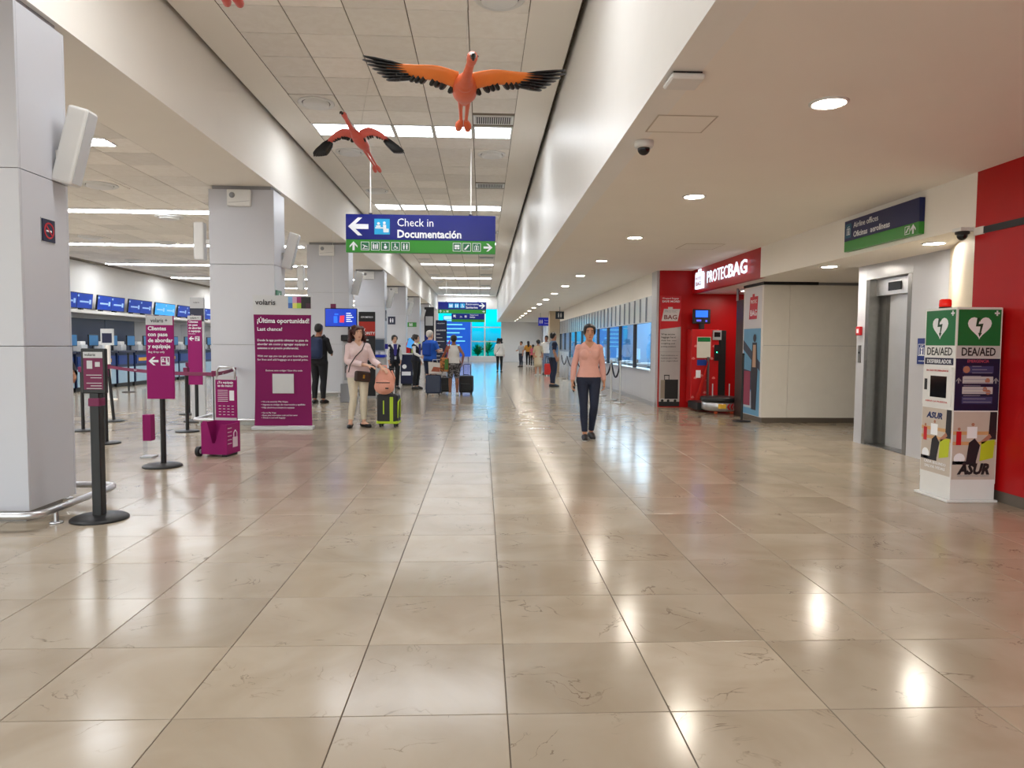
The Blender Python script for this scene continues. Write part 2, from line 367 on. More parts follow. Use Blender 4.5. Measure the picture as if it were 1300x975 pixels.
for q, (x, y) in enumerate([(-6.05, 11.5), (-6.2, 14.3), (-9.3, 17.2), (-7.9, 18.0), (-10.6, 22.0)]):
    t = thing('air_diffuser', f'round white air diffuser in the check-in hall ceiling, {ORD[q]} one from the front', 'air vent', (x, y, BZ), group='round diffusers in the hall ceiling')
    inst(df_b, 'plate', t, (0, 0, -.006)); inst(df_r, 'cone', t, (0, 0, -.006)); inst(df_g, 'slot', t, (0, 0, -.006))
t = thing('dome_camera', 'small black dome camera on the check-in hall ceiling', 'camera', (-8.3, 20.9, BZ))
MB().lathe([(.08, 0), (.08, -.03), (.075, -.04)], (0,0,0), 18).build('housing', M_WHITEP, t); MB().ell((0, 0, -.045), (.065, .065, .06)).build('dome', M_BLACKG, t)

# ---- right side: upper wall, soffit
SZ = 2.94; SX = 1.07
o = MB().box(SX, SX+0.2, -6, 52, SZ, 5.12).build('wall_right_upper', mat('upper_wall_paint', (240, 238, 234), .42, var=.02))
tag(o, 'tall white wall above the lower right ceiling edge', 'wall', kind='structure')
sf = MB().box(SX+.2, 9.0, -6, 43, SZ, SZ+.15).box(SX+.2, 4.56, 43, 52, SZ, SZ+.15).build('ceiling_right', M_CEIL)
tag(sf, 'low plain cream ceiling with round downlights over the right side', 'ceiling', kind='structure')
dl_r = MB().lathe([(.125, 0), (.125, -.006), (.105, -.012), (.10, .0)], (0,0,0), 28).mesh('downlight_ring', M_WHITEP)
dl_d = MB().lathe([(.098, -.002), (.098, -.006), (.02, -.008)], (0,0,0), 28).mesh('downlight_lens', M_DOWN)
n_ = 0
def downlight(x, y, z, label, group):
    t = thing('downlight', label, 'light', (x, y, z), group=group); inst(dl_r, 'ring', t); inst(dl_d, 'lens', t)
for k in range(0, 16):
    downlight(2.26, 4.6+2.93*k, SZ, f'round recessed downlight in the low right ceiling, {ORD[k]} of the row', 'downlights in the low right ceiling')
dl_off = thing('downlight', 'round recessed downlight over the viewer in the low right ceiling', 'light', (2.26, 1.67, SZ), group='downlights in the low right ceiling'); inst(dl_r, 'ring', dl_off); inst(dl_d, 'lens', dl_off)
# access hatch, sensor box, dome camera on the soffit
t = thing('access_hatch', 'flush square access hatch outlined in the low ceiling', 'hatch', (1.42, 5.1, SZ))
MB().box(-.2, .2, -.18, .18, -.004, -.0005).build('panel', M_CEIL, t)
e = MB()
for a, b, c_, d in ((-.212, .212, -.192, -.182), (-.212, .212, .182, .192), (-.212, -.202, -.182, .182), (.202, .212, -.182, .182)): e.box(a, b, c_, d, -.005, -.0005)
e.build('frame', mat('hatch_frame', (196, 186, 172), .6), t)
t = thing('access_hatch', 'faint access hatch outlined in the ceiling near the wrapping stand', 'hatch', (3.5, 11.3, SZ))
MB().box(-.3, .3, -.3, .3, -.004, -.0005).build('panel', M_CEIL, t)
e = MB()
for a, b, c_, d in ((-.312, .312, -.312, -.302), (-.312, .312, .302, .312), (-.312, -.302, -.302, .302), (.302, .312, -.302, .302)): e.box(a, b, c_, d, -.005, -.0005)
e.build('frame', MATS['hatch_frame'], t)
t = thing('wireless_box', 'flat white wireless access box under the low ceiling edge', 'access point', (1.19, 4.22, SZ))
MB().box(-.1, .1, -.1, .1, -.045, -.012, bev=.01).build('cover', M_WHITEP, t); MB().box(-.085, .085, -.085, .085, -.012, 0).build('mount', M_BLACK, t)
t = thing('dome_camera', 'white dome camera with dark lens under the low ceiling beside the hatch', 'camera', (1.26, 5.56, SZ))
MB().lathe([(.075, 0), (.075, -.035), (.065, -.05), (.05, -.052)], (0,0,0), 20).build('housing', M_WHITEP, t); MB().ell((0, 0, -.055), (.05, .05, .05)).build('dome', M_BLACKG, t)

# ---- columns
YC = [5.25, 11.45, 17.7, 24.1, 30.8, 37.5, 44.2]
col_lab = ['white clad square column in front with no-smoking sign and bumper rail', 'white clad square column behind the purple roll-up banner', 'white clad column behind the man in black and the kiosk screen', 'white clad column behind the red and black banner stand', 'white clad column with small blue sign behind the check-in clerk', 'white clad column with small green sign, second from the end window', 'white clad column closest to the end window']
pw = MB().box(-.505, .505, -.012, .012, 0, 1).mesh; col_panels = []
def slab(x0, x1, y0, y1, z0, z1, me_cache={}):
    key = (round(x1-x0, 3), round(y1-y0, 3), round(z1-z0, 3))
    if key not in me_cache:
        me_cache[key] = MB().box(-key[0]/2, key[0]/2, -key[1]/2, key[1]/2, -key[2]/2, key[2]/2, bev=0.002).mesh('cladding_panel', M_PANELW)
    return me_cache[key], ((x0+x1)/2, (y0+y1)/2, (z0+z1)/2)
for k, yc in enumerate(YC):
    t = thing('column', col_lab[k], 'column', (-3.84, yc+0.3, 0), kind='structure')
    MB().box(-.485, .485, -.275, .275, 0.09, BZ-.06).build('core', M_JOINT, t)
    MB().box(-.44, .44, -.23, .23, 0, 0.09).build('plinth', M_STEELD, t)
    MB().box(-.46, .46, -.27, .27, BZ-.06, BZ).build('top_recess', M_JOINT, t)
    for z0, z1 in ((.09, 1.30), (1.305, 2.58), (2.585, BZ-.06)):
        for a in ((-.51, .51, -.30, -.278), (-.51, .51, .278, .30), (-.51, -.488, -.276, .276), (.488, .51, -.276, .276)):
            me, l = slab(a[0], a[1], a[2], a[3], z0, z1); inst(me, 'panel', t, l)

# ---- check-in hall back wall
o = MB().box(-12.8, -12.6, -6, 52, 0, BZ+.2).build('wall_left', WHITE)
tag(o, 'white back wall of the check-in hall above the screens', 'wall', kind='structure')
# ---- wall behind the viewer, far right closing walls
o = MB().box(4.3, 9.0, -6.2, -6, 0, 5.12).box(-12.8, -12.3, -6.2, -6, 0, 5.12).box(-12.3, 4.3, -6.2, -6, 0, .25).box(-12.3, 4.3, -6.2, -6, 4.15, 5.12).build('wall_back', WHITE); tag(o, 'white wall around the added glazed front behind the viewer', 'wall', kind='structure')
wn = thing('added_window_2', 'unseen long glazed front added behind the viewer to let in daylight', 'window', (0, -6.1, 0), kind='structure')  # unseen glazing, put in so daylight lifts the ceilings and facing walls
M_CLEAR = glass_mat('clear_glass', (.93, .96, .96), .02)
for k in range(9): MB().box(-12.3+2.075*k-.04, -12.3+2.075*k+.04, -.06, .06, .25, 4.15).build('mullion', WHITE, wn)
for k in range(8): MB().box(-12.26+2.075*k, -12.3+2.075*(k+1)-.04, -.006, .006, .25, 4.15).build('pane', M_CLEAR, wn)
o = MB().box(-40, 40, -60, -6.3, -.2, -.05).build('ground_front', mat('concrete', (170, 166, 158), .9, var=.1)); tag(o, 'unseen concrete ground added outside the glazed front behind the viewer', 'ground', kind='structure')  # unseen ground, added to go with the glazing put in behind the viewer
o = MB().box(8.0, 8.2, -6, 43, 0, 3.0).box(4.55, 8.0, 42.9, 43, 0, 3.0).build('wall_right_outer', WHITE); tag(o, 'plain white outer wall closing the rooms on the right', 'wall', kind='structure')

# ---- end wall with the blue window
WX0, WX1, WZ0, WZ1 = -3.30, 1.42, 0.38, 3.92
o = MB().box(-12.8, WX0, 52, 52.25, 0, 5.12).box(WX1, 4.7, 52, 52.25, 0, 5.12).box(WX0, WX1, 52, 52.25, 0, WZ0).box(WX0, WX1, 52, 52.25, WZ1, 5.12).build('wall_end', WHITE)
tag(o, 'white end wall of the corridor around the blue window', 'wall', kind='structure')
M_BLUEGLASS = glass_mat('blue_film_glass', (0.0, 0.76, 1.0), 0.0, .02, .35)
wn = thing('window_1', 'large blue tinted end window in white mullions', 'window', (0, 52.1, 0), kind='structure')
vx = [WX0, -2.07, -0.84, 0.17, WX1]; hz = [WZ0, 1.50, 2.55, WZ1]
for x in vx: MB().box(x-.05, x+.05, -.07, .07, WZ0, WZ1).build('mullion', WHITE, wn)
for z in hz: MB().box(WX0, WX1, -.06, .06, z-.04, z+.04).build('transom', WHITE, wn)
for a in range(4):
    for b in range(3): MB().box(vx[a]+.05, vx[a+1]-.05, -.006, .006, hz[b]+.04, hz[b+1]-.04).build('pane', M_BLUEGLASS, wn)
# outdoors beyond the window
o = MB().box(-40, 40, 52.3, 160, -.15, -.02).build('ground_outside', mat('lawn', (96, 128, 58), 0.9, var=0.25, nscale=2)); tag(o, 'grass outside beyond the end window', 'lawn', kind='structure')

# ---- right: ticket office front (X = 3.75), from the pilaster to far
PX_ = 3.75
wr = thing('wall_right', 'ticket office front with white panels below and long glass windows', 'wall', (0, 0, 0), kind='structure')
MB().box(PX_, PX_+.12, 15.05, 15.5, 0, SZ).build('pilaster', M_PANELW, wr)
MB().box(PX_, PX_+.12, 15.5, 34, 2.44, SZ).build('bulkhead', M_CEIL, wr)
ys = [15.5+1.85*k for k in range(11)]
pan = MB().box(0, .1, .003, 0.922, .1, .74, bev=.003).mesh('lower_panel', M_PANELW)
upp = MB().box(0, .1, .003, 0.612, 1.85, 2.44, bev=.003).mesh('upper_panel', mat('pearl_glass_panel', (224, 230, 238), 0.12, var=0.03, nscale=3))
refl_streak = MB().box(-.02, .0, .0, .09, 1.87, 2.42).mesh('reflection_streak', mat('reflection_grey', (120, 126, 142), 0.15))  # dark streaks imitating the columns mirrored in the glossy upper panels
M_OGLASS = glass_mat('office_glass', (0.80, 0.92, 0.98), 0.04)
gp = MB().box(.04, .05, .02, 1.83, .78, 1.85).mesh('glass_pane', M_OGLASS)
ml = MB().box(0, .09, -.02, .02, .74, 1.85).mesh('mullion', mat('dark_mullion', (58, 62, 70), .4))
for k in range(10):
    inst(gp, 'glass_pane', wr, (PX_, ys[k], 0)); inst(ml, 'mullion', wr, (PX_, ys[k], 0))
    for q in range(2): inst(pan, 'lower_panel', wr, (PX_, ys[k]+.925*q, 0))
    for q in range(3): inst(upp, 'upper_panel', wr, (PX_, ys[k]+.6167*q, 0)); inst(refl_streak, 'reflection_streak', wr, (PX_, ys[k]+.6167*q+.42, 0))
inst(ml, 'mullion', wr, (PX_, ys[10], 0))
MB().box(PX_-.03, PX_+.25, 15.5, 34, .74, .78).build('sill', M_STEEL, wr)
o = MB().box(PX_-.01, PX_+.02, 15.05, 34, 0, .1).build('baseboard_right', M_STEEL); tag(o, 'steel baseboard along the ticket office front', 'baseboard', kind='structure')
# office interior behind the glass
o = MB().box(7.0, 7.1, 15.1, 34, 0, SZ).box(PX_+.12, 7.0, 33.9, 34, 0, SZ).build('wall_office', mat('office_blue', (120, 176, 222), .6)); tag(o, 'pale blue back wall inside the ticket office', 'wall', kind='structure')
# far end: tan pilaster and setback wall
o = MB().box(3.25, 4.4, 34.02, 34.6, 0, SZ).build('wall_right_pilaster', M_TAN); tag(o, 'tan stone pilaster at the end of the ticket office front', 'wall', kind='structure')
o = MB().box(4.4, 4.55, 34.6, 43.6, 0, SZ).box(4.4, 4.55, 51, 52, 0, SZ).box(4.4, 4.55, 43.6, 51, 0, .3).box(4.4, 4.55, 43.6, 51, 2.7, SZ).build('wall_right_far', M_PANELW); tag(o, 'white side wall near the end of the corridor', 'wall', kind='structure')
wn = thing('added_window_3', 'side window added at the far right end of the corridor for daylight', 'window', (4.475, 0, 0), kind='structure')  # made-up window, put in to brighten the far end
for k in range(5): MB().box(-.05, .05, 43.6+1.85*k-.04, 43.6+1.85*k+.04, .3, 2.7).build('mullion', WHITE, wn)
for k in range(4): MB().box(-.006, .006, 43.64+1.85*k, 43.6+1.85*(k+1)-.04, .3, 2.7).build('pane', M_CLEAR, wn)

# ---- wrapping stand alcove, block, elevator wall, red wall
LZ = 2.45
o = MB().box(4.6, 9.0, 6.3, 12.95, LZ, LZ+.12).box(4.6, 6.3, 12.95, 15.0, LZ, LZ+.12).build('ceiling_lobby', M_CEIL); tag(o, 'lowered cream ceiling of the elevator lobby', 'ceiling', kind='structure')
o = MB().box(4.5, 4.6, 6.3, 11.28, LZ, SZ).build('trim_fascia', M_CEIL); tag(o, 'cream fascia above the elevator lobby', 'fascia', kind='structure')
wb = thing('wall_lobby', 'white panelled wall block beside the wrapping stand', 'wall', (0, 0, 0), kind='structure')
MB().box(4.9, 7.95, 12.05, 12.9, 0, LZ).build('core', M_JOINT, wb)
pz = [(.09, 1.35), (1.354, 2.40)]
for (x0, x1) in ((4.86, 5.32), (5.324, 6.6), (6.604, 7.95)):
    for z0, z1 in pz: MB().box(x0, x1, 12.0, 12.05, z0, z1, bev=.002).build('panel', mat('grey_white_panel', (232, 226, 217), .4), wb)
MB().box(4.86, 4.9, 12.05, 12.92, .09, 2.40).build('end_panel', MATS['grey_white_panel'], wb)
MB().box(4.88, 7.95, 12.01, 12.06, 0, .09).box(4.88, 4.91, 12.06, 12.9, 0, .09).build('baseboard', M_BASE, wb)
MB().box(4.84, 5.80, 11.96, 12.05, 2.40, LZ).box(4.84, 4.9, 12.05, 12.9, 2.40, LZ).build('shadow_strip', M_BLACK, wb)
# alcove walls
wa = thing('wall_alcove', 'red', 'wall', kind='structure'); MB().box(3.80, 6.3, 15.0, 15.05, 0, SZ).build('side_panel', M_RED, wa); MB().box(6.3, 6.35, 12.9, 15.05, 0, SZ).build('rear_panel', M_RED, wa); tag(wa, 'glossy red walls inside the luggage wrapping alcove', 'wall', kind='structure')
# elevator wall with opening
EX = 5.25
we = thing('wall_elevator', 'white', 'wall', kind='structure')
for a_, b_, c_, d_ in ((9.452, 9.65, 0, LZ), (6.6, 8.418, 0, LZ), (8.42, 9.45, 2.252, LZ)): MB().box(EX, EX+.45, a_, b_, c_, d_).build('panel', M_PANELW, we)
tag(we, 'white wall around the elevator opening', 'wall', kind='structure')
o = MB().prism([(5.25, 7.74), (4.5, 6.3), (4.6, 6.2), (5.35, 7.64)], 'Z', 0, LZ).build('wall_return', M_CREAM); tag(o, 'cream angled wall between elevator and red wall', 'wall', kind='structure')
rw = MB().box(4.5, 4.62, -6, 6.3, .1, SZ).build('wall_red', M_RED); tag(rw, 'glossy red wall behind the defibrillator kiosk', 'wall', kind='structure')
MB().box(4.49, 4.5, -6, 6.18, 2.37, 2.43).build('black_strip', M_BLACK, rw)
MB().box(4.485, 4.5, 6.18, 6.3, 2.365, 2.435).build('strip_end', WHITE, rw)
o = MB().box(4.51, 4.6, -6, 6.3, 0, .1).build('baseboard_red', M_BASE); tag(o, 'dark grey baseboard under the red wall', 'baseboard', kind='structure')
for k, (x, y) in enumerate([(4.80, 7.34), (4.80, 9.6)]):
    downlight(x, y, LZ, ['round downlight in the lobby ceiling in front of the elevator', 'round downlight in the lobby ceiling beside the white block'][k], 'downlights of the elevator lobby')
downlight(5.3, 14.0, LZ, 'round downlight in the ceiling of the red wrapping alcove', 'downlights of the elevator lobby')
# ================================================================ signs and equipment
M_NAVY = mat('sign_navy', (10, 26, 120), 0.25); M_GREEN = mat('sign_green', (48, 140, 44), 0.3); M_CYAN = mat('sign_cyan', (30, 165, 220), 0.3)
M_PRINT = mat('white_print', (240, 242, 246), 0.5, var=0.0); M_PURP = mat('purple_print', (148, 26, 102), 0.6, spec=.25); M_PURPD = mat('purple_belt', (112, 22, 70), 0.6)
M_INK = mat('black_print', (24, 24, 28), 0.5); M_REDP = mat('red_print', (196, 20, 34), 0.4); M_DNAVY = mat('dark_navy', (14, 22, 58), 0.35)
M_GREY = mat('kiosk_grey', (150, 152, 156), 0.35); M_LGREY = mat('light_grey', (196, 197, 198), 0.4)
M_GREENA = mat('aed_green', (14, 112, 56), 0.35); M_BRICKR = mat('banner_red', (186, 48, 36), 0.5)
M_SCREEN = mat('screen_blue', (10, 52, 150), 0.3, emit=0.3, var=0.3, nscale=4); M_SCREENC = mat('screen_cyan', (50, 140, 210), 0.3, emit=0.45, var=0.1)
M_LIT = mat('lit_letters', (225, 240, 255), 0.4, emit=0.75, var=0.0)

def arrow(mb, cx, cz, s, d, y=-.002, mi=0):      # d: 'L','R','U','UL'
    pts = [(-.5, 0), (-.02, .44), (.2, .44), (-.14, .12), (.5, .12), (.5, -.12), (-.14, -.12), (.2, -.44), (-.02, -.44)]
    a = {'L': 0, 'R': PI, 'U': -PI/2, 'UL': -PI/4}[d]
    mb.poly([(cx+s*(p*math.cos(a)-q*math.sin(a)), cz+s*(p*math.sin(a)+q*math.cos(a))) for p, q in pts], y, .0015, mi)
def frame_sq(mb, cx, cz, s, w, y, mi=0):
    h = s/2
    mb.rect(cx-h, cx+h, cz+h-w, cz+h, y, .0012, mi); mb.rect(cx-h, cx+h, cz-h, cz-h+w, y, .0012, mi); mb.rect(cx-h, cx-h+w, cz-h+w, cz+h-w, y, .0012, mi); mb.rect(cx+h-w, cx+h, cz-h+w, cz+h-w, y, .0012, mi)
def icon(mb, cx, cz, s, kind, y=-.003, mi=0):
    u = s/10.0
    def P(x0, w=1.7, top=2.0):
        mb.disc(cx+x0*u, cz+(top+1.0)*u, .95*u, y, .0012, mi, 10); mb.poly([(cx+(x0-w*.75)*u, cz+(top-.2)*u), (cx+(x0+w*.75)*u, cz+(top-.2)*u), (cx+(x0+w*.5)*u, cz-3.6*u), (cx+(x0-w*.5)*u, cz-3.6*u)], y, .0012, mi)
    if kind == 'couple': P(-2); P(2)
    elif kind == 'family': P(-2.6, 1.5); P(0, 1.2, .6); P(2.6, 1.5)
    elif kind == 'plane':
        mb.poly([(cx-4*u, cz+1.6*u), (cx-3*u, cz+2.2*u), (cx+3.6*u, cz-.6*u), (cx+3.2*u, cz-1.6*u)], y, .0012, mi); mb.poly([(cx-.6*u, cz+.6*u), (cx+1*u, cz+.2*u), (cx-2*u, cz-2.8*u), (cx-2.8*u, cz-2.6*u)], y, .0012, mi); mb.rect(cx-4*u, cx+4*u, cz-3.8*u, cz-3.2*u, y, .0012, mi)
    elif kind == 'wheel':
        mb.disc(cx-.6*u, cz+3.2*u, .95*u, y, .0012, mi, 10); mb.poly([(cx-1.2*u, cz+2*u), (cx+.2*u, cz+2*u), (cx+.3*u, cz-.3*u), (cx+2.6*u, cz-.3*u), (cx+3.4*u, cz-3.2*u), (cx+2.4*u, cz-3.4*u), (cx+1.8*u, cz-1.3*u), (cx-1.0*u, cz-1.3*u)], y, .0012, mi)
        for k in range(10):
            a0, a1 = PI*.6+k*.42, PI*.6+(k+1)*.42
            mb.poly([(cx-.4*u+r*u*math.cos(a), cz-1.8*u+r*u*math.sin(a)) for r, a in ((2.4, a0), (2.4, a1), (1.8, a1), (1.8, a0))], y, .0012, mi)
    elif kind == 'baby':
        mb.disc(cx-.2*u, cz+2.6*u, 1.1*u, y, .0012, mi, 10); mb.disc(cx+.2*u, cz-1.2*u, 2.3*u, y, .0012, mi, 14)
    elif kind == 'stairs':
        mb.poly([(cx-3.4*u, cz-3.2*u), (cx-1.4*u, cz-3.2*u), (cx+3.4*u, cz+2.6*u), (cx+3.4*u, cz+3.6*u), (cx+1.6*u, cz+3.6*u), (cx-3.4*u, cz-2.2*u)], y, .0012, mi)
    elif kind == 'lift':
        frame_sq(mb, cx, cz-.8*u, 6*u, .5*u, y, mi); P(0, 1.4, .2); mb.poly([(cx-1.8*u, cz+2.8*u), (cx-.4*u, cz+2.8*u), (cx-1.1*u, cz+4.2*u)], y, .0012, mi); mb.poly([(cx+.4*u, cz+4.2*u), (cx+1.8*u, cz+4.2*u), (cx+1.1*u, cz+2.8*u)], y, .0012, mi)
    elif kind == 'bus':
        mb.rect(cx-3.4*u, cx+3.4*u, cz+.2*u, cz+3.4*u, y, .0012, mi); mb.rect(cx-3.4*u, cx-.4*u, cz-2.6*u, cz-.4*u, y, .0012, mi); mb.rect(cx+.4*u, cx+3.4*u, cz-2.6*u, cz-.4*u, y, .0012, mi)
    elif kind == 'desk':
        mb.disc(cx-2.4*u, cz+2.2*u, 1*u, y, .0012, mi, 10); mb.poly([(cx-4*u, cz+.9*u), (cx-1*u, cz+.9*u), (cx-1*u, cz-.2*u), (cx-4*u, cz-.2*u)], y, .0012, mi); mb.rect(cx-4.6*u, cx+2*u, cz-1.2*u, cz-.4*u, y, .0012, mi)
        mb.disc(cx+1.6*u, cz+2.6*u, 1*u, y, .0012, mi, 10); mb.poly([(cx+.6*u, cz+1.4*u), (cx+2.8*u, cz+1.4*u), (cx+3*u, cz-3.8*u), (cx+1*u, cz-3.8*u)], y, .0012, mi); mb.rect(cx+2.8*u, cx+4.6*u, cz-3.8*u, cz-1.2*u, y, .0012, mi)
def hang_sign(label, cx, Y, z0, w, hb, hg, rods, fill):
    t = thing('hanging_sign', label, 'sign', (cx, Y, z0)); W = w/2
    MB().box(-W, W, 0, .10, hg, hg+hb, bev=.004).build('blue_panel', M_NAVY, t); MB().box(-W, W, 0.002, .098, 0, hg, bev=.004).build('green_panel', M_GREEN, t)
    for rx in rods: MB().cyl((rx-cx, .05, hg+hb), (rx-cx, .05, CZ-z0), .011, seg=8).build('hanging_rod', WHITE, t); MB().box(rx-cx-.03, rx-cx+.03, .03, .07, hg+hb, hg+hb+.03).build('clamp', M_BLACK, t)
    fill(t, W)
    return t
def fill_checkin(t, W):
    k = 2*W/1162.0; X = lambda p: (p-63)*k-W
    a = MB(); arrow(a, X(160), .46, .36, 'L'); a.build('arrow', M_PRINT, t)
    sq = MB().rect(X(284), X(403), .325, .60, -.001, .002).build('icon_square', M_CYAN, t)
    i = MB(); icon(i, X(343), .46, .26, 'desk', -.004); i.build('desk_pictogram', M_PRINT, sq)
    text('Check in', .20, M_PRINT, t, X(458), .475, sx=.92); text('Documentación', .19, M_PRINT, t, X(458), .275, bold=.03, width=(955-458)*k)
    for p, d_ in ((123, 'U'), (1167, 'R')): g = MB(); arrow(g, X(p), .115, .16, d_); g.build('arrow', M_PRINT, t)
    for p, kd in ((212, 'plane'), (291, 'family'), (368, 'baby'), (447, 'wheel'), (523, 'couple'), (925, 'bus'), (1001, 'stairs'), (1078, 'lift')):
        s_ = MB().rect(X(p)-.075, X(p)+.075, .04, .19, -.001, .0015).build('icon_square', mat('icon_green', (30, 108, 70), .4), t)
        i = MB(); frame_sq(i, X(p), .115, .15, .008, -.003); icon(i, X(p), .112, .13, kd, -.003); i.build('pictogram', M_PRINT, s_)
hang_sign('large blue and green hanging sign reading Check in Documentación', -1.115, 12.8, 2.965, 2.68, .45, .23, (-2.02, -.22), fill_checkin)
def fill_rest(t, W):
    for p, kd in ((-.62, 'family'), (-.30, 'couple'), (.02, 'wheel')):
        s_ = MB().rect(p-.13, p+.13, .30, .55, -.001, .002).build('icon_square', M_CYAN, t); i = MB(); icon(i, p, .42, .24, kd, -.004); i.build('pictogram', M_PRINT, s_)
    text('Restrooms', .16, M_PRINT, t, .20, .46); text('Sanitarios', .17, M_PRINT, t, .20, .28, bold=.012)
    a = MB(); arrow(a, W-.23, .43, .32, 'R'); a.build('arrow', M_PRINT, t)
    g = MB(); arrow(g, -W+.14, .11, .16, 'U'); arrow(g, W-.14, .11, .15, 'R'); icon(g, -W+.34, .11, .15, 'plane', -.003); icon(g, -W+.52, .11, .15, 'family', -.003); g.build('arrow', M_PRINT, t)
hang_sign('blue and green hanging sign reading Restrooms Sanitarios with right arrow', -1.13, 39.0, 3.0, 2.66, .42, .21, (-2.0, -.25), fill_rest)
def fill_gates(t, W):
    a = MB(); arrow(a, -W+.2, .38, .22, 'UL'); icon(a, -.45, .36, .2, 'plane', -.003); icon(a, -.15, .36, .2, 'couple', -.003); a.build('arrow', M_PRINT, t)
    text('Departures', .12, M_PRINT, t, .12, .42); text('Salidas', .13, M_PRINT, t, .12, .28, bold=.012)
hang_sign('smaller dark hanging sign below and behind the restrooms sign', -.95, 46.0, 2.74, 2.15, .38, .17, (-1.7, -.2), fill_gates)

# airline offices sign on the fascia
t = thing('wall_sign', 'blue and green wall sign reading Airline offices Oficinas aerolíneas', 'sign', (4.44, 7.79, 2.50), rz=-PI/2)
MB().box(-.74, .74, 0, .06, .125, .37, bev=.003).build('blue_panel', mat('sign_navy_dark', (16, 26, 84), .35), t); MB().box(-.74, .74, .001, .06, 0, .125, bev=.003).build('green_panel', M_GREEN, t)
text('Airline offices', .095, M_PRINT, t, -.53, .265); text('Oficinas', .095, M_PRINT, t, -.53, .155, bold=.012); text('aerolíneas', .095, M_PRINT, t, -.16, .155, bold=.012)
s_ = MB().rect(-.71, -.58, .16, .33, -.001, .0015).build('icon_square', mat('icon_teal', (28, 90, 120), .4), t); i = MB(); icon(i, -.645, .245, .13, 'lift', -.003); i.build('pictogram', M_PRINT, s_)
a = MB(); arrow(a, .65, .062, .10, 'U'); frame_sq(a, .55, .062, .085, .006, -.002); icon(a, .55, .062, .08, 'stairs', -.002); a.build('arrow', M_PRINT, t)
t = thing('dome_camera', 'dome camera on the end of the red wall strip', 'camera', (4.44, 6.36, 2.43))
MB().box(-.075, .06, -.06, .06, -.02, .012).build('mount', M_WHITEP, t); MB().lathe([(.06, -.02), (.06, -.04), (.045, -.05)], (-.02, 0, 0), 18).build('housing', M_BLACK, t); MB().ell((-.02, 0, -.055), (.045, .045, .045)).build('dome', M_BLACKG, t)

# ---- luggage wrapping stand
t = thing('shop_fascia', 'red fascia with lit white lettering over the luggage wrapping stand', 'shop sign', (4.50, 13.14, LZ), rz=-PI/2)
MB().box(-1.86, 1.86, 0, .1, 0, .488).build('board', M_RED, t)
o = text('PROTEC', .33, M_LIT, t, -.72, .13, y=-.05, bold=.0, width=1.16, t=.006); o.name = 'lit_letters'
o = text('BAG', .33, M_LIT, t, .48, .13, y=-.05, bold=.02, width=.90, t=.006); o.name = 'lit_letters'
bg_ = MB().prism([(-1.46, .06), (-1.02, .06), (-1.02, .36), (-1.06, .40), (-1.42, .40), (-1.46, .36)], 'Y', -.06, -.001).tube([(-1.31, -.03, .40), (-1.31, -.03, .45), (-1.17, -.03, .45), (-1.17, -.03, .40)], .015, 8).build('lit_bag_logo', M_LIT, t)
text('PROTEC', .085, M_REDP, bg_, -1.42, .24, y=-.062, width=.36); text('BAG', .12, M_REDP, bg_, -1.40, .12, y=-.062, bold=.02, width=.32)
t = thing('wall_poster', 'red and grey poster with luggage wrapping offer and printed black suitcase', 'poster', (4.045, 14.995, .02))
MB().box(-.225, .225, -.006, 0, 0, 2.38).build('sheet', mat('poster_grey', (186, 182, 182), .35), t)
MB().poly([(-.225, 1.66), (.225, 1.72), (.225, 2.38), (-.225, 2.38)], -.006).build('red_field', M_REDP, t)
text('Wrapped Baggage', .05, M_PRINT, t, -.19, 2.31, y=-.009, width=.36); text('SAVE MORE!', .06, M_PRINT, t, -.19, 2.24, y=-.009, bold=.02, width=.38)
lg = MB().poly([(-.20, 1.84), (.15, 1.84), (.2, 2.10), (-.15, 2.10)], -.008).rect(-.06, .04, 2.10, 2.14, -.008).build('bag_logo', mat('logo_grey', (206, 200, 200), .4), t)
text('PROTEC', .075, M_GREY, lg, -.13, 2.02, y=-.010, width=.26); text('BAG', .13, mat('dark_red_print', (110, 16, 24), .5), lg, -.15, 1.88, y=-.010, bold=.02, width=.28)
for k, (s1, h) in enumerate([('Wrap secures', .055), ('baggage here!', .055), ('Ask for our', .04), ('weighing and', .04), ('packing solutions', .04)]): text(s1, h, M_INK, t, -.2, 1.54-k*.065, y=-.008, bold=.01, width=.30+.02*(k % 3))
MB().rect(-.225, .225, 1.175, 1.182, -.006).build('rule', M_GREY, t)
for k, s1 in enumerate(['Aquí envolvemos su', 'equipaje para viajar', 'con seguridad']): text(s1, .042, M_INK, t, -.2, 1.09-k*.06, y=-.008, width=.37)
MB().rect(-.225, .225, 0, .10, -.006).build('printed_shadow', M_INK, t)
pc = MB(); pc.rect(-.10, .19, .16, .58, -.008); pc.rect(-.19, -.09, .17, .57, -.0075, mi=1); pc.rect(-.12, .0, .66, .68, -.008); pc.rect(-.115, -.10, .57, .66, -.008); pc.rect(-.02, -.005, .57, .66, -.008)
for x in (-.15, -.02, .13): pc.disc(x, .12, .03, -.008)
pc.build('printed_suitcase', [M_INK, mat('case_beige', (150, 138, 124), .5)], t)
t = thing('wall_poster', 'tall photo poster of a traveller with pink suitcase on the white block end', 'poster', (4.858, 12.47, .1), rz=-PI/2)
MB().box(-.40, .40, -.004, 0, 0, 2.28).build('sheet', mat('poster_white', (214, 212, 214), .35), t)
MB().rect(-.40, .40, 0, 1.55, -.004).build('printed_sky', mat('poster_sky', (96, 158, 196), .35, var=.2, nscale=2), t)
MB().poly([(-.4, 1.35), (.4, .95), (.4, .80), (-.4, 1.18)], -.006).poly([(-.4, .82), (.05, .78), (.05, .45), (-.4, .45)], -.006).build('printed_hall', mat('poster_dark', (40, 52, 78), .4), t)
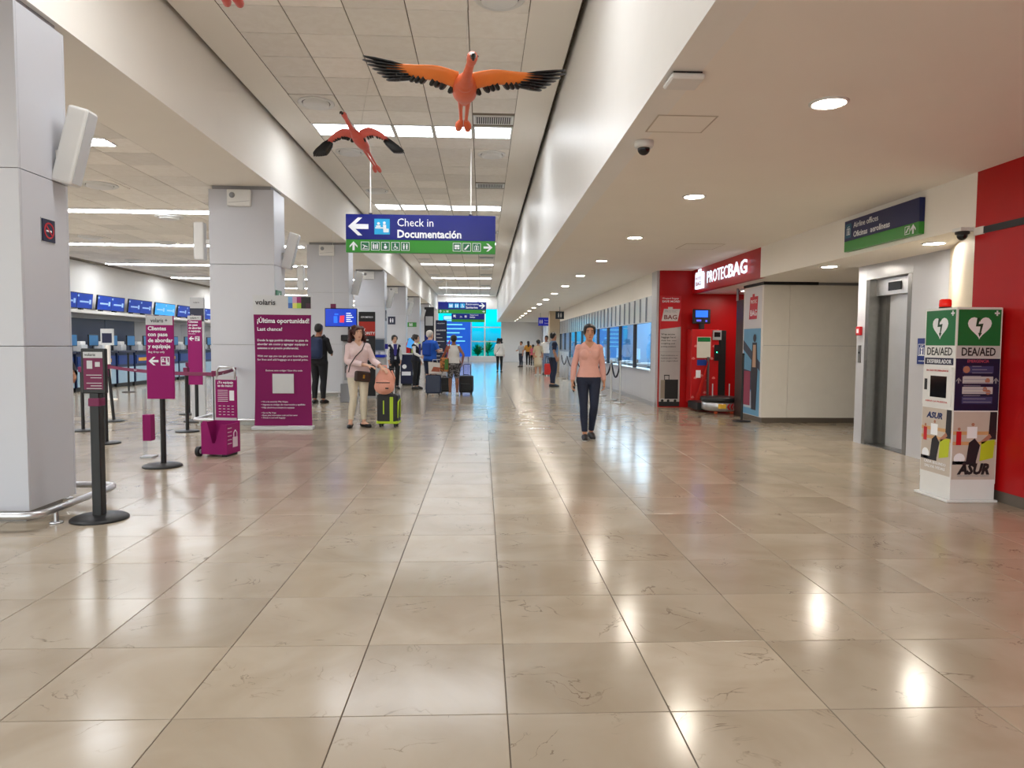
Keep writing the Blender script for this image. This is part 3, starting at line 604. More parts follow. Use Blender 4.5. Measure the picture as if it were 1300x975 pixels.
MB().rect(-.4, .05, .12, .42, -.006).build('printed_floor', mat('poster_floor', (170, 186, 198), .4), t)
fg = MB(); fg.disc(.14, 1.38, .07, -.008); fg.poly([(.04, 1.30), (.24, 1.30), (.30, .80), (.26, .1), (.05, .1), (0, .80)], -.008); fg.build('printed_figure', mat('poster_figure', (34, 36, 50), .5), t)
MB().poly([(.08, 1.26), (.2, 1.26), (.22, .86), (.06, .86)], -.0095).build('printed_skin', mat('poster_skin', (196, 158, 130), .5), t)
MB().rect(-.36, -.02, .16, .78, -.0095).build('printed_suitcase', mat('poster_magenta', (148, 50, 80), .4), t)
lg = MB().poly([(-.16, 1.72), (.2, 1.72), (.24, 2.12), (-.12, 2.12)], -.006).rect(-.02, .08, 2.12, 2.17, -.006).build('bag_logo', M_REDP, t)
text('PROTEC', .09, M_PRINT, lg, -.09, 2.0, y=-.009, width=.28); text('BAG', .15, M_PRINT, lg, -.11, 1.78, y=-.009, bold=.02, width=.30)
o = MB().box(4.87, 4.91, 12.95, 13.32, 0, 2.2).build('alcove_door', mat('dark_brown', (46, 32, 28), .4)); tag(o, 'dark brown narrow door leaf at the right side of the wrapping alcove', 'door')
t = thing('glass_screen', 'narrow clear glass strip with steel edge above the brown door leaf', 'glass panel', (4.89, 13.13, 2.2)); MB().box(-.008, .008, -.18, .2, .004, .22).build('pane', M_OGLASS, t); MB().box(-.02, .02, .2, .22, 0, .24).build('edge', M_STEEL, t)
# wrapping machine
t = thing('wrapping_machine', 'red luggage wrapping machine with screen and stickers', 'machine', (4.78, 14.62, 0))
MB().box(-.38, .20, -.02, .33, .12, 1.68, bev=.01).build('cabinet', mat('machine_red', (190, 20, 24), .35), t)
MB().box(.20, .36, .0, .33, .10, 1.66, bev=.008).build('side_column', M_BLACK, t)
pr = MB()
for k in range(16):
    x, z = -.34+.13*(k % 4)+(.05 if (k//4) % 2 else 0), .25+.36*(k//4)+.05*(k % 3); pr.disc(x, z, .028, -.02, .0012, 0, 8); pr.rect(x-.035, x+.035, z-.02, z+.005, -.02)
pr.build('bag_prints', mat('pale_red_print', (224, 130, 126), .5), t)
MB().box(-.27, .02, -.034, -.02, 1.08, 1.52).build('price_notice', mat('notice_cream', (214, 212, 200), .5), t); MB().rect(-.26, .01, 1.42, 1.51, -.034).build('notice_header', M_GREENA, t)
MB().box(-.26, -.06, -.03, -.02, .92, 1.04).build('blue_sticker', mat('sticker_blue', (20, 60, 150), .4), t); MB().box(-.28, -.18, -.028, -.02, .66, .82).build('white_sticker', M_PRINT, t)
MB().box(.06, .24, -.05, -.02, 1.46, 1.66).build('control_panel', M_GREY, t); MB().rect(.085, .215, 1.52, 1.62, -.05, .002).build('control_screen', M_BLACKG, t)
MB().box(.10, .20, -.05, -.02, 1.02, 1.36).build('reader', M_BLACK, t); MB().ell((.15, -.052, 1.2), (.012, .006, .012), 8, 6).build('status_lamp', mat('green_lamp', (60, 255, 170), .4, emit=4), t)
MB().box(-.06, -.02, -.10, -.05, .3, 1.1).build('film_mast', M_STEELD, t)
fm = MB(); fm.prism([(-.33, .14), (-.26, .10), (-.05, 1.0), (-.06, 1.02)], 'Y', -.13, -.11); fm.build('film_sheet', mat('red_film', (196, 40, 34), .25), t)
t = thing('monitor', 'small monitor with blue screen on top of the wrapping machine', 'monitor', (4.66, 14.78, 1.68))
MB().box(-.20, .18, -.02, .03, .12, .43, bev=.01).build('case', M_BLACK, t); MB().rect(-.14, .12, .26, .40, -.02, .002).build('screen', mat('screen_royal', (30, 80, 235), .3, emit=1.6), t); MB().box(-.05, .05, -.02, .06, 0, .12).build('stand', M_BLACK, t); MB().rect(-.12, -.02, .17, .21, -.02, .002).rect(.07, .11, .16, .20, -.02, .002).build('lamps', mat('panel_violet', (90, 90, 220), .4, emit=.6), t)
t = thing('wrapping_turntable', 'low black wrapping turntable with red and white chevrons', 'turntable', (4.72, 13.70, 0))
MB().lathe([(.30, .06), (.36, .09), (.36, .22), (.34, .24)], (0, 0, 0), 28).build('skirt', M_STEEL, t); MB().lathe([(.37, .24), (.385, .26), (.385, .31), (.37, .33)], (0, 0, 0), 28).build('table', M_BLACK, t)
MB().box(-.42, -.05, .1, .76, .05, .20, bev=.01).build('base_plinth', M_BLACK, t)
ch = MB()
for k in range(5):
    a0 = -PI/2+.05+k*.2
    for half in (0, 1):
        def q(a, z): return (.3625*math.cos(a), .3625*math.sin(a), z)
        z0, z1 = (.155, .21) if half else (.10, .155); s0, s1 = (0, .09) if half else (.09, 0)
        if half: vs = [q(a0-.0, .155), q(a0+.1, .155), q(a0+.19, .21), q(a0+.09, .21)]
        else: vs = [q(a0+.09, .10), q(a0+.19, .10), q(a0+.1, .155), q(a0, .155)]
        ch.add(vs, [(0, 1, 2, 3)])
ch.build('chevrons', M_REDP, t)
lb = MB()
for k in range(3):
    a0 = -PI/2-.42+k*.14; lb.add([(.364*math.cos(a), .364*math.sin(a), z) for a, z in ((a0, .12), (a0+.14, .12), (a0+.14, .21), (a0, .21))], [(0, 1, 2, 3)])
lb.build('yellow_label', mat('label_yellow', (226, 176, 40), .5), t)
for x in (-.12, .22): MB().cyl((x, .1, .33), (x, .1, .58), .012, seg=8).build('guide_rod', M_STEEL, t)
for a in (-2.2, -.9, .4, 1.6): MB().cyl((.26*math.cos(a), .26*math.sin(a)-.012, .035), (.26*math.cos(a), .26*math.sin(a)+.012, .035), .035, seg=12).build('caster', mat('orange_wheel', (190, 80, 40), .5), t)
def stanchion(label, x, y, h=.97, black=True, belt_head=None, group='queue stanchions', tilt=0.0, r=.025, base_r=.17):
    t = thing('stanchion', label, 'stanchion', (x, y, 0), group=group); m = M_BLACK if black else M_STEEL
    MB().lathe([(base_r, 0), (base_r, .012), (base_r*.9, .022), (.04, .03)], (0, 0, 0), 28).build('base', m, t)
    p = MB().cyl((0, 0, .025), (0, 0, h), r, seg=14).build('post', m, t); p.rotation_euler.y = tilt
    if belt_head: q = MB().box(-.035, .035, -.035, .035, h-.07, h+.01, bev=.006).build('belt_head', belt_head, t); q.rotation_euler.y = tilt
    else: q = MB().ell((0, 0, h+.012), (r*1.35, r*1.35, .02), 12, 7).build('cap', m, t)
    return t
stanchion('thin black stanchion standing in front of the wrapping stand poster', 4.6, 12.2, 1.18, True, None, r=.02, base_r=.16)

# ---- elevator
ev = thing('elevator', 'steel elevator door in a steel frame in the white wall', 'elevator', (EX, 8.935, 0), rz=-PI/2)   # local x = -Y
MB().box(-.515, -.43, .0, .30, 0, 2.25).build('jamb', M_STEELD, ev); MB().box(.43, .515, .0, .30, 0, 2.25).build('jamb', M_STEELD, ev)
hd = MB().box(-.43, .43, .10, .30, 2.03, 2.25).build('header', M_STEEL, ev); MB().box(-.14, .14, .085, .10, 2.08, 2.19).build('floor_display', M_BLACKG, hd)
MB().box(-.43, -.26, .24, .27, 0.01, 2.03).build('door_leaf', M_STEELD, ev); MB().box(-.27, .43, .20, .23, 0.01, 2.03).build('door_leaf', mat('door_steel', (206, 206, 208), .32, metal=.65, var=.08, nscale=4), ev)
MB().box(-.43, .43, .02, .28, 0, .012).build('sill', M_STEELD, ev); MB().box(-.52, .52, .30, .34, 0, 2.25).build('shaft_back', M_BLACK, ev)
MB().box(-.50, -.45, -.008, .0, .92, 1.16).build('side_panel', M_STEELD, ev)
t = thing('call_button', 'steel elevator call button plate left of the door', 'button', (EX, 9.555, 1.12), rz=-PI/2); MB().box(-.035, .035, -.012, 0, 0, .24, bev=.003).build('plate', M_STEELD, t); MB().lathe([(.014, 0), (.014, -.006), (.01, -.008)], (0, -.012, .14), 14, axis='Y').build('button', M_BLACK, t)
t = thing('fire_alarm', 'red fire alarm pull box beside the elevator', 'alarm', (EX, 9.56, 1.50), rz=-PI/2); MB().box(-.055, .055, -.04, 0, 0, .12, bev=.006).build('box', M_REDP, t); MB().box(-.025, .025, -.044, -.04, .03, .09).build('pull_plate', M_PRINT, t)
t = thing('wall_sign', 'small blue elevator pictogram sign right of the elevator', 'sign', (EX-.002, 8.16, 1.14), rz=-PI/2); MB().box(-.09, .09, -.012, 0, 0, .31, bev=.004).build('plate', mat('plaque_blue', (20, 44, 120), .35), t)
i = MB(); frame_sq(i, 0, .17, .14, .006, -.012); icon(i, 0, .165, .15, 'lift', -.012); i.build('pictogram', M_PRINT, t); text('ELEVADOR', .022, M_PRINT, t, 0, .03, y=-.013, align='CENTER')

# ---- defibrillator kiosk
kx0, kx1, ky0, ky1, KH = 4.06, 4.46, 5.86, 6.28, 1.69
t = thing('defibrillator_kiosk', 'white defibrillator kiosk with green heart signs and photo posters', 'kiosk', ((kx0+kx1)/2, (ky0+ky1)/2, 0)); hx, hy = .20, .21
MB().box(-hx, hx, -hy, hy, .02, KH, bev=.004).build('body', M_WHITEP, t); MB().box(-hx-.035, hx+.02, -hy-.02, hy+.03, 0, .02, bev=.004).build('base_plate', M_WHITEP, t)
def face(par, w, front):
    y = -hy if front else -hx
    f = bpy.data.objects.new('front_face' if front else 'side_face', MB().rect(-w, w, .16, KH-.004, y, .002).mesh('face_sheet', M_WHITEP)); COL.objects.link(f); f.parent = par
    if not front: f.rotation_euler.z = -PI/2
    yy = y-.002
    MB().rect(-w+.012, w-.012, 1.36, KH-.02, yy, .0015).build('green_panel', M_GREENA, f)
    hs = .105 if front else .105
    hp = []
    for k in range(28):
        a = 2*PI*k/28; hp.append((hs*.0625*16*math.sin(a)**3*1.0, 1.525+hs*.0625*(13*math.cos(a)-5*math.cos(2*a)-2*math.cos(3*a)-math.cos(4*a))))
    MB().poly(hp, yy-.0015).build('heart', M_PRINT, f)
    MB().poly([(-.025, 1.60), (.0, 1.60), (-.012, 1.545), (.03, 1.55), (.012, 1.47), (.022, 1.47), (.0, 1.435), (-.012, 1.47), (-.002, 1.47), (.006, 1.525), (-.035, 1.525)], yy-.003).build('lightning', mat('dark_green', (6, 60, 34), .4), f)
    cx = w-.05; MB().rect(cx-.022, cx+.022, 1.632, 1.646, yy-.0015).rect(cx-.007, cx+.007, 1.617, 1.661, yy-.0015).build('cross', M_PRINT, f)
    if front: MB().rect(-w+.006, w-.006, 1.255, 1.36, yy, .001).build('title_band', M_LGREY, f)
    text('DEA/AED', .098, M_INK, f, 0, 1.275, y=yy-.002, align='CENTER', bold=.018 if front else .008, width=.30 if front else .34)
    if front:
        MB().rect(-w+.004, w-.004, .80, 1.25, yy, .001).build('instruction_panel', M_DNAVY, f)
        text('EMERGENCIA', .036, mat('pink_print', (200, 80, 100), .5), f, 0, 1.215, y=yy-.002, align='CENTER', width=.19)
        for zc in (1.155, 1.065, .975, .89): MB().rect(-.13, .14, zc-.03, zc+.03, yy-.001, .001).build('step_box', M_LGREY if zc in (1.065, .975) else mat('step_blue', (60, 66, 110), .4), f)
        ph = MB(); ph.disc(-.10, 1.155, .03, yy-.002); ph.disc(.09, 1.06, .022, yy-.002); ph.disc(.07, .985, .02, yy-.002); ph.disc(.10, .96, .022, yy-.002); ph.build('step_photos', mat('photo_skin', (176, 120, 96), .5), f)
        ln = MB()
        for k in range(12): ln.rect(-.12 if k > 2 else -.05, .03+.05*(k % 3), 1.18-.028*k, 1.185-.028*k, yy-.0025)
        ln.build('small_print', mat('grey_print', (150, 150, 170), .5), f)['kind'] = 'stuff'
        a = MB(); arrow(a, -.165, 1.06, .05, 'U', yy-.001); arrow(a, .165, 1.06, .05, 'U', yy-.001); a.build('arrows', M_GREY, f)
    else:
        MB().rect(-w+.012, w-.02, 1.19, 1.25, yy, .0015).build('navy_band', M_DNAVY, f); text('DESFIBRILADOR', .05, M_PRINT, f, 0, 1.202, y=yy-.003, align='CENTER', bold=.01, width=.33)
        bx = MB().box(-w+.012, w-.02, yy-.012, yy, .83, 1.17).build('cabinet_door', M_WHITEP, f)
        MB().box(-.09, .13, yy-.014, yy-.011, .90, 1.09).build('window', M_BLACKG, bx); MB().box(-.17, -.135, yy-.016, yy-.011, .96, 1.06).build('latch', M_BLACK, bx)
        text('EN CASO DE EMERGENCIA', .022, M_REDP, bx, 0, 1.13, y=yy-.014, align='CENTER', width=.3); text('ABRA LA PUERTA', .022, M_REDP, bx, 0, .855, y=yy-.014, align='CENTER', width=.3)
    # photo print of a rescue scene with a yellow-green bag
    z0, z1 = (.20, .79) if front else (.22, .80)
    q = MB().rect(-w+.006, w-.006, z0, z1, yy, .001).build('photo_print', mat('photo_hall', (196, 184, 172), .4, var=.1, nscale=8), f)
    MB().rect(-w+.006, w-.006, z0+.30, z0+.33, yy-.001, .0008).rect(-w+.006, w-.006, z1-.2, z1-.17, yy-.001, .0008).build('photo_band', mat('photo_tan', (206, 160, 110), .4), q)
    s_ = w/.20
    d = MB(); d.poly([(-.07*s_, .36), (.02*s_, .36), (.05*s_, .50), (.0, .56), (-.05*s_, .52)], yy-.002, .0008); d.rect(-.19*s_, .02*s_, .33, .36, yy-.002, .0008); d.poly([(.12*s_, .55), (.19*s_, .55), (.19*s_, z1), (.13*s_, z1)], yy-.002, .0008); d.build('photo_dark_figures', mat('photo_dark', (30, 26, 34), .5), q)
    MB().rect(-.165*s_, -.12*s_, .50, .62, yy-.002, .0008).build('photo_red_shirt', M_REDP, q); MB().rect(-.07*s_, .02*s_, .56, .66, yy-.0015, .0008).disc(-.13*s_, .38, .05, yy-.002, .0008).build('photo_white_shirt', M_PRINT, q)['kind'] = 'stuff'
    MB().disc(-.142*s_, .64, .014, yy-.002, .0008, 0, 8).disc(-.02*s_, .68, .015, yy-.002, .0008, 0, 8).poly([(.05*s_, .53), (.13*s_, .60), (.15*s_, .57), (.07*s_, .51)], yy-.003, .0008).build('photo_skin', MATS['photo_skin'], q)['kind'] = 'stuff'
    MB().poly([(.05*s_, .36), (.17*s_, .39), (.18*s_, .55), (.06*s_, .53)], yy-.003, .0008).build('photo_green_bag', mat('photo_lime', (186, 196, 40), .4), q)
    if front:
        text('ASUR', .125, M_INK, q, 0, .25, y=yy-.003, align='CENTER', bold=.055, width=.29, shear=.25)
        text('AEROPUERTOS DEL SURESTE', .02, M_GREY, q, 0, .225, y=yy-.003, align='CENTER', width=.28)
    else:
        text('ASUR', .075, mat('asur_blue', (10, 40, 100), .5), q, -.03, .71, y=yy-.003, align='CENTER', bold=.03, width=.22, shear=.25)
        text('CADA SEGUNDO', .035, M_PRINT, q, 0, .30, y=yy-.003, align='CENTER', width=.30); text('SALVA VIDAS', .035, M_PRINT, q, 0, .26, y=yy-.003, align='CENTER', width=.28)
face(t, hx, True); face(t, hy, False)
t2 = thing('beacon_light', 'red beacon lamp on top of the defibrillator kiosk', 'beacon', (4.14, 6.14, KH)); MB().lathe([(.05, 0), (.05, .015)], (0, 0, 0), 20).build('base', M_BLACK, t2); MB().lathe([(.046, .015), (.05, .03), (.048, .075), (.035, .085)], (0, 0, 0), 20).build('lens', mat('red_lens', (220, 30, 22), .15, emit=.25), t2)

# ---- left: sign stands, cart, banner
t = thing('sign_stand', 'black stanchion with small framed purple notice beside the first column', 'sign stand', (-2.89, 5.37, 0))
MB().lathe([(.20, 0), (.20, .012), (.18, .025), (.05, .035)], (0, 0, 0), 32).build('base', M_BLACK, t); MB().box(-.036, .036, -.036, .036, .03, .96, bev=.006).build('post', M_BLACK, t); MB().box(-.042, .042, -.042, .042, .86, .92, bev=.004).build('belt_head', M_PURPD, t)
fr = MB().box(-.09, .09, -.035, 0, .955, 1.29, bev=.006).build('frame', M_BLACK, t); MB().rect(-.07, .07, .985, 1.265, -.035).build('notice', M_PURPD, fr); MB().rect(-.07, .07, 1.22, 1.265, -.0365).build('notice_header', M_LGREY, fr)
text('volaris', .03, M_INK, fr, -.06, 1.235, y=-.039); MB().rect(-.045, -.005, 1.14, 1.20, -.0365).rect(.015, .05, 1.155, 1.19, -.0365).build('white_marks', M_LGREY, fr)
for k in range(5): MB().rect(-.05+.03*(k % 2), .06, 1.09-.02*k-(.02 if k > 1 else 0), 1.095-.02*k-(.02 if k > 1 else 0), -.0365).build('text_line', M_LGREY, fr)
def tall_sign(label, x, y, z0, z1, w, lines, sub, hdr, rz=0, extra=None):
    t = thing('sign_stand', label, 'sign stand', (x, y, 0), rz)
    MB().lathe([(.20, 0), (.20, .012), (.18, .025), (.05, .035)], (0, 0, 0), 32).build('base', M_BLACK, t); MB().cyl((0, .03, .03), (0, .03, z0+.1), .028, seg=14).build('post', M_BLACK, t)
    b = MB().box(-w/2, w/2, -.01, .02, z0, z1, bev=.003).build('board', M_PURP, t); H = z1-z0
    MB().rect(-w/2+.002, w/2-.002, z1-hdr, z1-.002, -.01).build('header', M_LGREY, b); text('volaris +', hdr*.62, M_INK, b, 0, z1-hdr*.72, y=-.0125, align='CENTER', bold=.01, width=w*.62)
    k = w/.28; z = z1-hdr-.055*k
    for s1 in lines: text(s1, .058*k, M_PRINT, b, -w/2+.022*k, z, y=-.0125, bold=.025, sx=.98); z -= .062*k
    text(sub, .030*k, M_PRINT, b, -w/2+.022*k, z+.012, y=-.0125)
    g_ = MB(); arrow(g_, -w/2+.075*k, z-.075*k, .10*k, 'L', -.0115); frame_sq(g_, .055*k, z-.075*k, .09*k, .008, -.0115); icon(g_, .055*k, z-.075*k, .09*k, 'desk', -.0115); g_.build('arrow_and_icon', M_PRINT, b)
    return t
tall_sign('purple sign stand reading Clientes con pase de abordar y equipaje', -3.44, 7.65, .73, 1.62, .285, ['Clientes', 'con pase', 'de abordar', 'y equipaje'], 'Bag drop only', .10)
tall_sign('narrower purple sign stand farther back with left arrow, beside the second column', -4.82, 12.0, .62, 1.78, .23, ['Clientes', 'sin pase', 'de abordar', 'o equipaje'], 'Full service', .075)
t = thing('totem_sign', 'tall grey and navy totem top behind the narrower purple sign', 'sign', (-5.02, 12.6, 0)); MB().box(-.12, .12, 0, .05, 0, 2.12, bev=.004).build('board', M_LGREY, t); MB().rect(-.12, .12, 1.70, 1.93, 0).build('navy_field', M_DNAVY, t); text('Filas', .05, M_PRINT, t, -.1, 1.78, y=-.003); text('Lines', .05, M_PRINT, t, -.1, 1.72, y=-.003); text('volaris', .04, M_INK, t, -.06, 2.02, y=-.003)
t = thing('leaflet_holder', 'clear acrylic leaflet stand with purple pocket behind the purple sign', 'leaflet holder', (-3.86, 8.25, 0)); MB().box(-.04, .05, -.06, .05, .20, .50).build('pocket', M_PURP, t); MB().box(-.045, -.04, -.05, .05, .02, .8).build('acrylic_post', glass_mat('acrylic', (.9, .92, .92), .06), t); MB().box(-.07, .07, -.08, .08, 0, .02).build('base', M_LGREY, t)
# baggage sizer cart
t = thing('baggage_sizer', 'purple baggage sizer cart with wheels and looped metal handle', 'cart', (-3.10, 8.42, 0), rz=-.18)
bx = MB(); bx.box(-.16, .16, .13, .15, .03, .40); bx.box(.14, .16, -.15, .13, .03, .38); bx.box(-.16, -.14, -.15, .13, .03, .40); bx.box(-.14, .14, -.15, .13, .03, .05)
bx.prism([(-.14, .05), (.14, .05), (.14, .38), (.09, .38), (.01, .16), (-.02, .16), (-.09, .42), (-.14, .42)], 'Y', -.15, -.135); bx.build('bin', M_PURP, t)
MB().box(-.15, .12, .15, .17, .38, .93).build('back_board', M_PURP, t); MB().box(-.165, -.15, .15, .175, .05, .93).box(-.15, .12, .148, .15, .40, .43).build('edge_trim', M_LGREY, t)
MB().rect(-.15, .12, .89, .93, .15).build('header', M_LGREY, t)
for k, s1 in enumerate(['¿Tu equipaje', 'es de mano?']): text(s1, .04, M_PRINT, t, -.12, .845-.04*k, y=.147, bold=.02)
ln = MB()
for k in range(7): ln.rect(-.12, .01, .76-.022*k, .765-.022*k, .15)
ln.rect(.03, .09, .64, .76, .15)
for k in range(4):
    for q in range(4): ln.rect(-.11+.055*q, -.08+.055*q, .57-.035*k, .575-.035*k, .15)
ln.build('text_lines', M_PRINT, t)['kind'] = 'stuff'
sd = MB(); sd.add([(.1615, y, z) for y, z in ((-.02, .10), (.09, .10), (.09, .22), (-.02, .22))], [(0, 1, 2, 3)]); sd.tube([(.162, .0, .22), (.162, .0, .27), (.162, .035, .30), (.162, .07, .27), (.162, .07, .22)], .007, 6)
for k in range(5): sd.add([(.1615, y, z) for y, z in ((-.13, .33-.045*k), (-.04, .33-.045*k), (-.04, .338-.045*k), (-.13, .338-.045*k))], [(0, 1, 2, 3)])
sd.build('padlock_print', mat('pale_print', (222, 200, 214), .5), t)
MB().tube([(-.13, .16, .90), (-.13, .16, 1.0), (-.10, .16, 1.04), (.07, .16, 1.04), (.10, .16, 1.0), (.10, .16, .90)], .014, 10).build('handle', M_STEEL, t)
for x, y_ in ((-.20, -.13), (-.20, .12)): MB().cyl((x-.02, y_, .06), (x+.02, y_, .06), .06, seg=20).build('wheel', M_BLACK, t); MB().cyl((x-.023, y_, .06), (x+.023, y_, .06), .028, seg=14).build('hub', M_LGREY, t)
MB().box(.08, .14, -.12, .12, 0, .03).build('foot', M_BLACK, t)
# roll-up banner
t = thing('rollup_banner', 'tall purple roll-up banner reading Última oportunidad Last chance', 'banner', (-3.06, 10.9, 0), rz=0.03); w = .44
bn = MB()
N = 14
for k in range(N):
    def yb(z): return .02*math.sin(z/2.05*PI)
    z0, z1 = .06+(2.05-.06)*k/N, .06+(2.05-.06)*(k+1)/N
    ww0, ww1 = w-.02*math.sin(z0/2.05*PI), w-.02*math.sin(z1/2.05*PI)
    bn.add([(-ww0, yb(z0), z0), (ww0, yb(z0), z0), (ww1, yb(z1), z1), (-ww1, yb(z1), z1)], [(0, 1, 2, 3)], 0 if z1 < 1.86 else 1)
sh = bn.build('sheet', [mat('banner_purple', (122, 28, 86), .75, spec=.2), M_LGREY], t)
MB().box(-.46, .46, -.10, .10, 0, .055, bev=.01).build('base', M_LGREY, t); MB().cyl((0, .07, .05), (0, .07, 2.04), .01, seg=8).build('pole', M_STEEL, t); MB().box(-.45, .45, .0, .02, 2.045, 2.06).build('top_rail', M_LGREY, t)
yb = -.004
text('volaris', .115, M_INK, sh, -.40, 1.915, y=yb-.004, bold=.012)
for k, (a, b, c_) in enumerate([(.09, .155, (120, 170, 220)), (.155, .22, (206, 160, 190)), (.22, .285, (150, 40, 110)), (.285, .43, (20, 20, 22))]): MB().rect(a, b, 1.945, 2.04, yb+.004).build('color_patch', mat(f'patch{k}', c_, .5), sh)
for k, (a, b, c_) in enumerate([(.09, .155, (70, 110, 180)), (.155, .22, (220, 214, 110)), (.22, .285, (160, 200, 60)), (.285, .355, (24, 22, 22)), (.355, .43, (60, 24, 48))]): MB().rect(a, b, 1.865, 1.945, yb+.004).build('color_patch', mat(f'patchb{k}', c_, .5), sh)
def bt(s1, size, z, x=-.38, bold=0, width=None): text(s1, size, M_PRINT, sh, x, z, y=.004-.012*(1 if z > 1.6 or z < .5 else .2), bold=bold, width=width)
bt('¡Última oportunidad!', .10, 1.64, bold=.02, width=.78); bt('Last chance!', .075, 1.52, bold=.012, width=.37)
for k, s1 in enumerate(['Desde la app podrás obtener tu pase de', 'abordar sin costo y agregar equipaje o', 'asientos a un precio preferencial.']): bt(s1, .045, 1.36-.06*k, bold=.01, width=.76 if k < 2 else .62)
for k, s1 in enumerate(['With our app you can get your boarding pass', 'for free and add baggage at a special price.']): bt(s1, .042, 1.12-.055*k, width=.76)
bt('Escanea este código / Scan this code', .036, .90, x=-.26, width=.55)
MB().rect(-.16, .16, .56, .86, .008, .003).build('white_square', M_LGREY, sh)
for k, s1 in enumerate(['• Ve a la sección Mis Viajes', '• Ingresa tu código de reservación y apellido', '• Haz check-in y compra tu equipaje']): bt(s1, .036, .42-.045*k, x=-.33, width=(.40, .66, .50)[k])
for k, s1 in enumerate(['• Go to My Trips', '• Enter your reservation code and last name', '• Check in and add baggage']): bt(s1, .032, .25-.038*k, x=-.33, width=(.22, .54, .36)[k])

# bumper rails around the columns
for k, lab in enumerate(['steel tube bumper rail around the front column', 'steel tube bumper rail around the column behind the banner', 'steel tube bumper rail around the third column']):
    yc = YC[k]+.3; t = thing('bumper_rail', lab, 'rail', (-3.84, yc, 0)); a, b, r = .72, .55, .12; pts = []
    for cx, cy, s0 in ((a-r, b-r, 0), (-a+r, b-r, PI/2), (-a+r, -b+r, PI), (a-r, -b+r, 1.5*PI)):
        for q in range(6): an = s0+PI/2*q/5; pts.append((cx+r*math.cos(an), cy+r*math.sin(an), .115))
    MB().tube(pts, .027, 12, closed=True).build('tube', M_STEEL, t)
    for (x, y) in ((.70, -.30), (.70, .30), (-.70, -.30), (-.70, .30), (.3, -.53), (-.3, -.53), (.3, .53), (-.3, .53)): MB().cyl((x, y, .01), (x, y, .10), .017, seg=10).lathe([(.045, 0), (.045, .01), (.02, .014)], (x, y, 0), 18).build('post', M_STEEL, t)
# fittings on the columns
sp_b = MB().box(-.075, .085, -.075, .075, -.30, .30, bev=.02).mesh('speaker_box', M_WHITEP); sp_g = MB().box(.085, .09, -.06, .06, -.28, .28).mesh('speaker_grille', M_LGREY); sp_k = MB().box(-.17, -.085, -.02, .02, -.03, .03).box(-.18, -.165, -.06, .06, -.07, .07).mesh('speaker_bracket', M_WHITEP)
for k, yc in enumerate(YC[:6]):
    t = thing('column_speaker', ['white tilted loudspeaker on the front column side', 'white tilted loudspeaker on the corridor side of the banner column', 'white tilted loudspeaker on the third column', 'white tilted loudspeaker on the fourth column', 'white tilted loudspeaker on the fifth column', 'white tilted loudspeaker on the sixth column'][k], 'speaker', (-3.20, yc+.47, 2.86), group='loudspeakers on the columns')
    b = inst(sp_b, 'box', t); b.rotation_euler.y = .26; b2 = inst(sp_g, 'grille', t); b2.rotation_euler.y = .26; inst(sp_k, 'bracket', t, (0, 0, -.06))
    if k in (1, 2, 3):
        t = thing('column_speaker', ['white upright loudspeaker on the hall side of the banner column', 'white upright loudspeaker on the hall side of the third column', 'white upright loudspeaker on the hall side of the fourth column'][k-1], 'speaker', (-4.52, yc+.1, 2.95), group='loudspeakers on the columns'); t.rotation_euler.z = PI
        inst(sp_b, 'box', t); inst(sp_g, 'grille', t); inst(sp_k, 'bracket', t)
    if k >= 1:
        t = thing('router_box', ['white wireless router box high on the banner column', 'white wireless router box high on the third column', 'white wireless router box high on the fourth column', 'white wireless router box high on the fifth column', 'white wireless router box high on the sixth column'][k-1], 'router', (-3.86, yc-.001, 3.49), group='router boxes on the columns')
        MB().box(-.185, .185, -.06, 0, 0, .26, bev=.012).build('case', M_WHITEP, t); MB().lathe([(.045, 0), (.045, -.004), (.01, -.006)], (-.10, -.06, .17), 18, axis='Y').build('grille', M_GREY, t); MB().poly([(-.16, .05), (.17, .08), (.17, .085), (-.16, .055)], -.06).build('wave_mark', M_GREY, t)
t = thing('no_smoking_sign', 'small dark no-smoking sign on the front column', 'sign', (-3.331, 5.57, 2.10), rz=PI/2); MB().box(-.08, .08, -.012, 0, 0, .17, bev=.003).build('plate', M_DNAVY, t); MB().box(-.086, .086, -.006, 0, -.006, .176).build('frame', M_STEEL, t)
rg = MB()
for k in range(24):
    a0, a1 = 2*PI*k/24, 2*PI*(k+1)/24; rg.poly([(r_*math.cos(a), .085+r_*math.sin(a)) for r_, a in ((.062, a0), (.062, a1), (.05, a1), (.05, a0))], -.013)
rg.poly([(-.045, .122), (-.036, .131), (.045, .048), (.036, .039)], -.013); rg.build('red_ring', M_REDP, t); MB().rect(-.035, .03, .075, .088, -.0125).build('cigarette', M_PRINT, t)

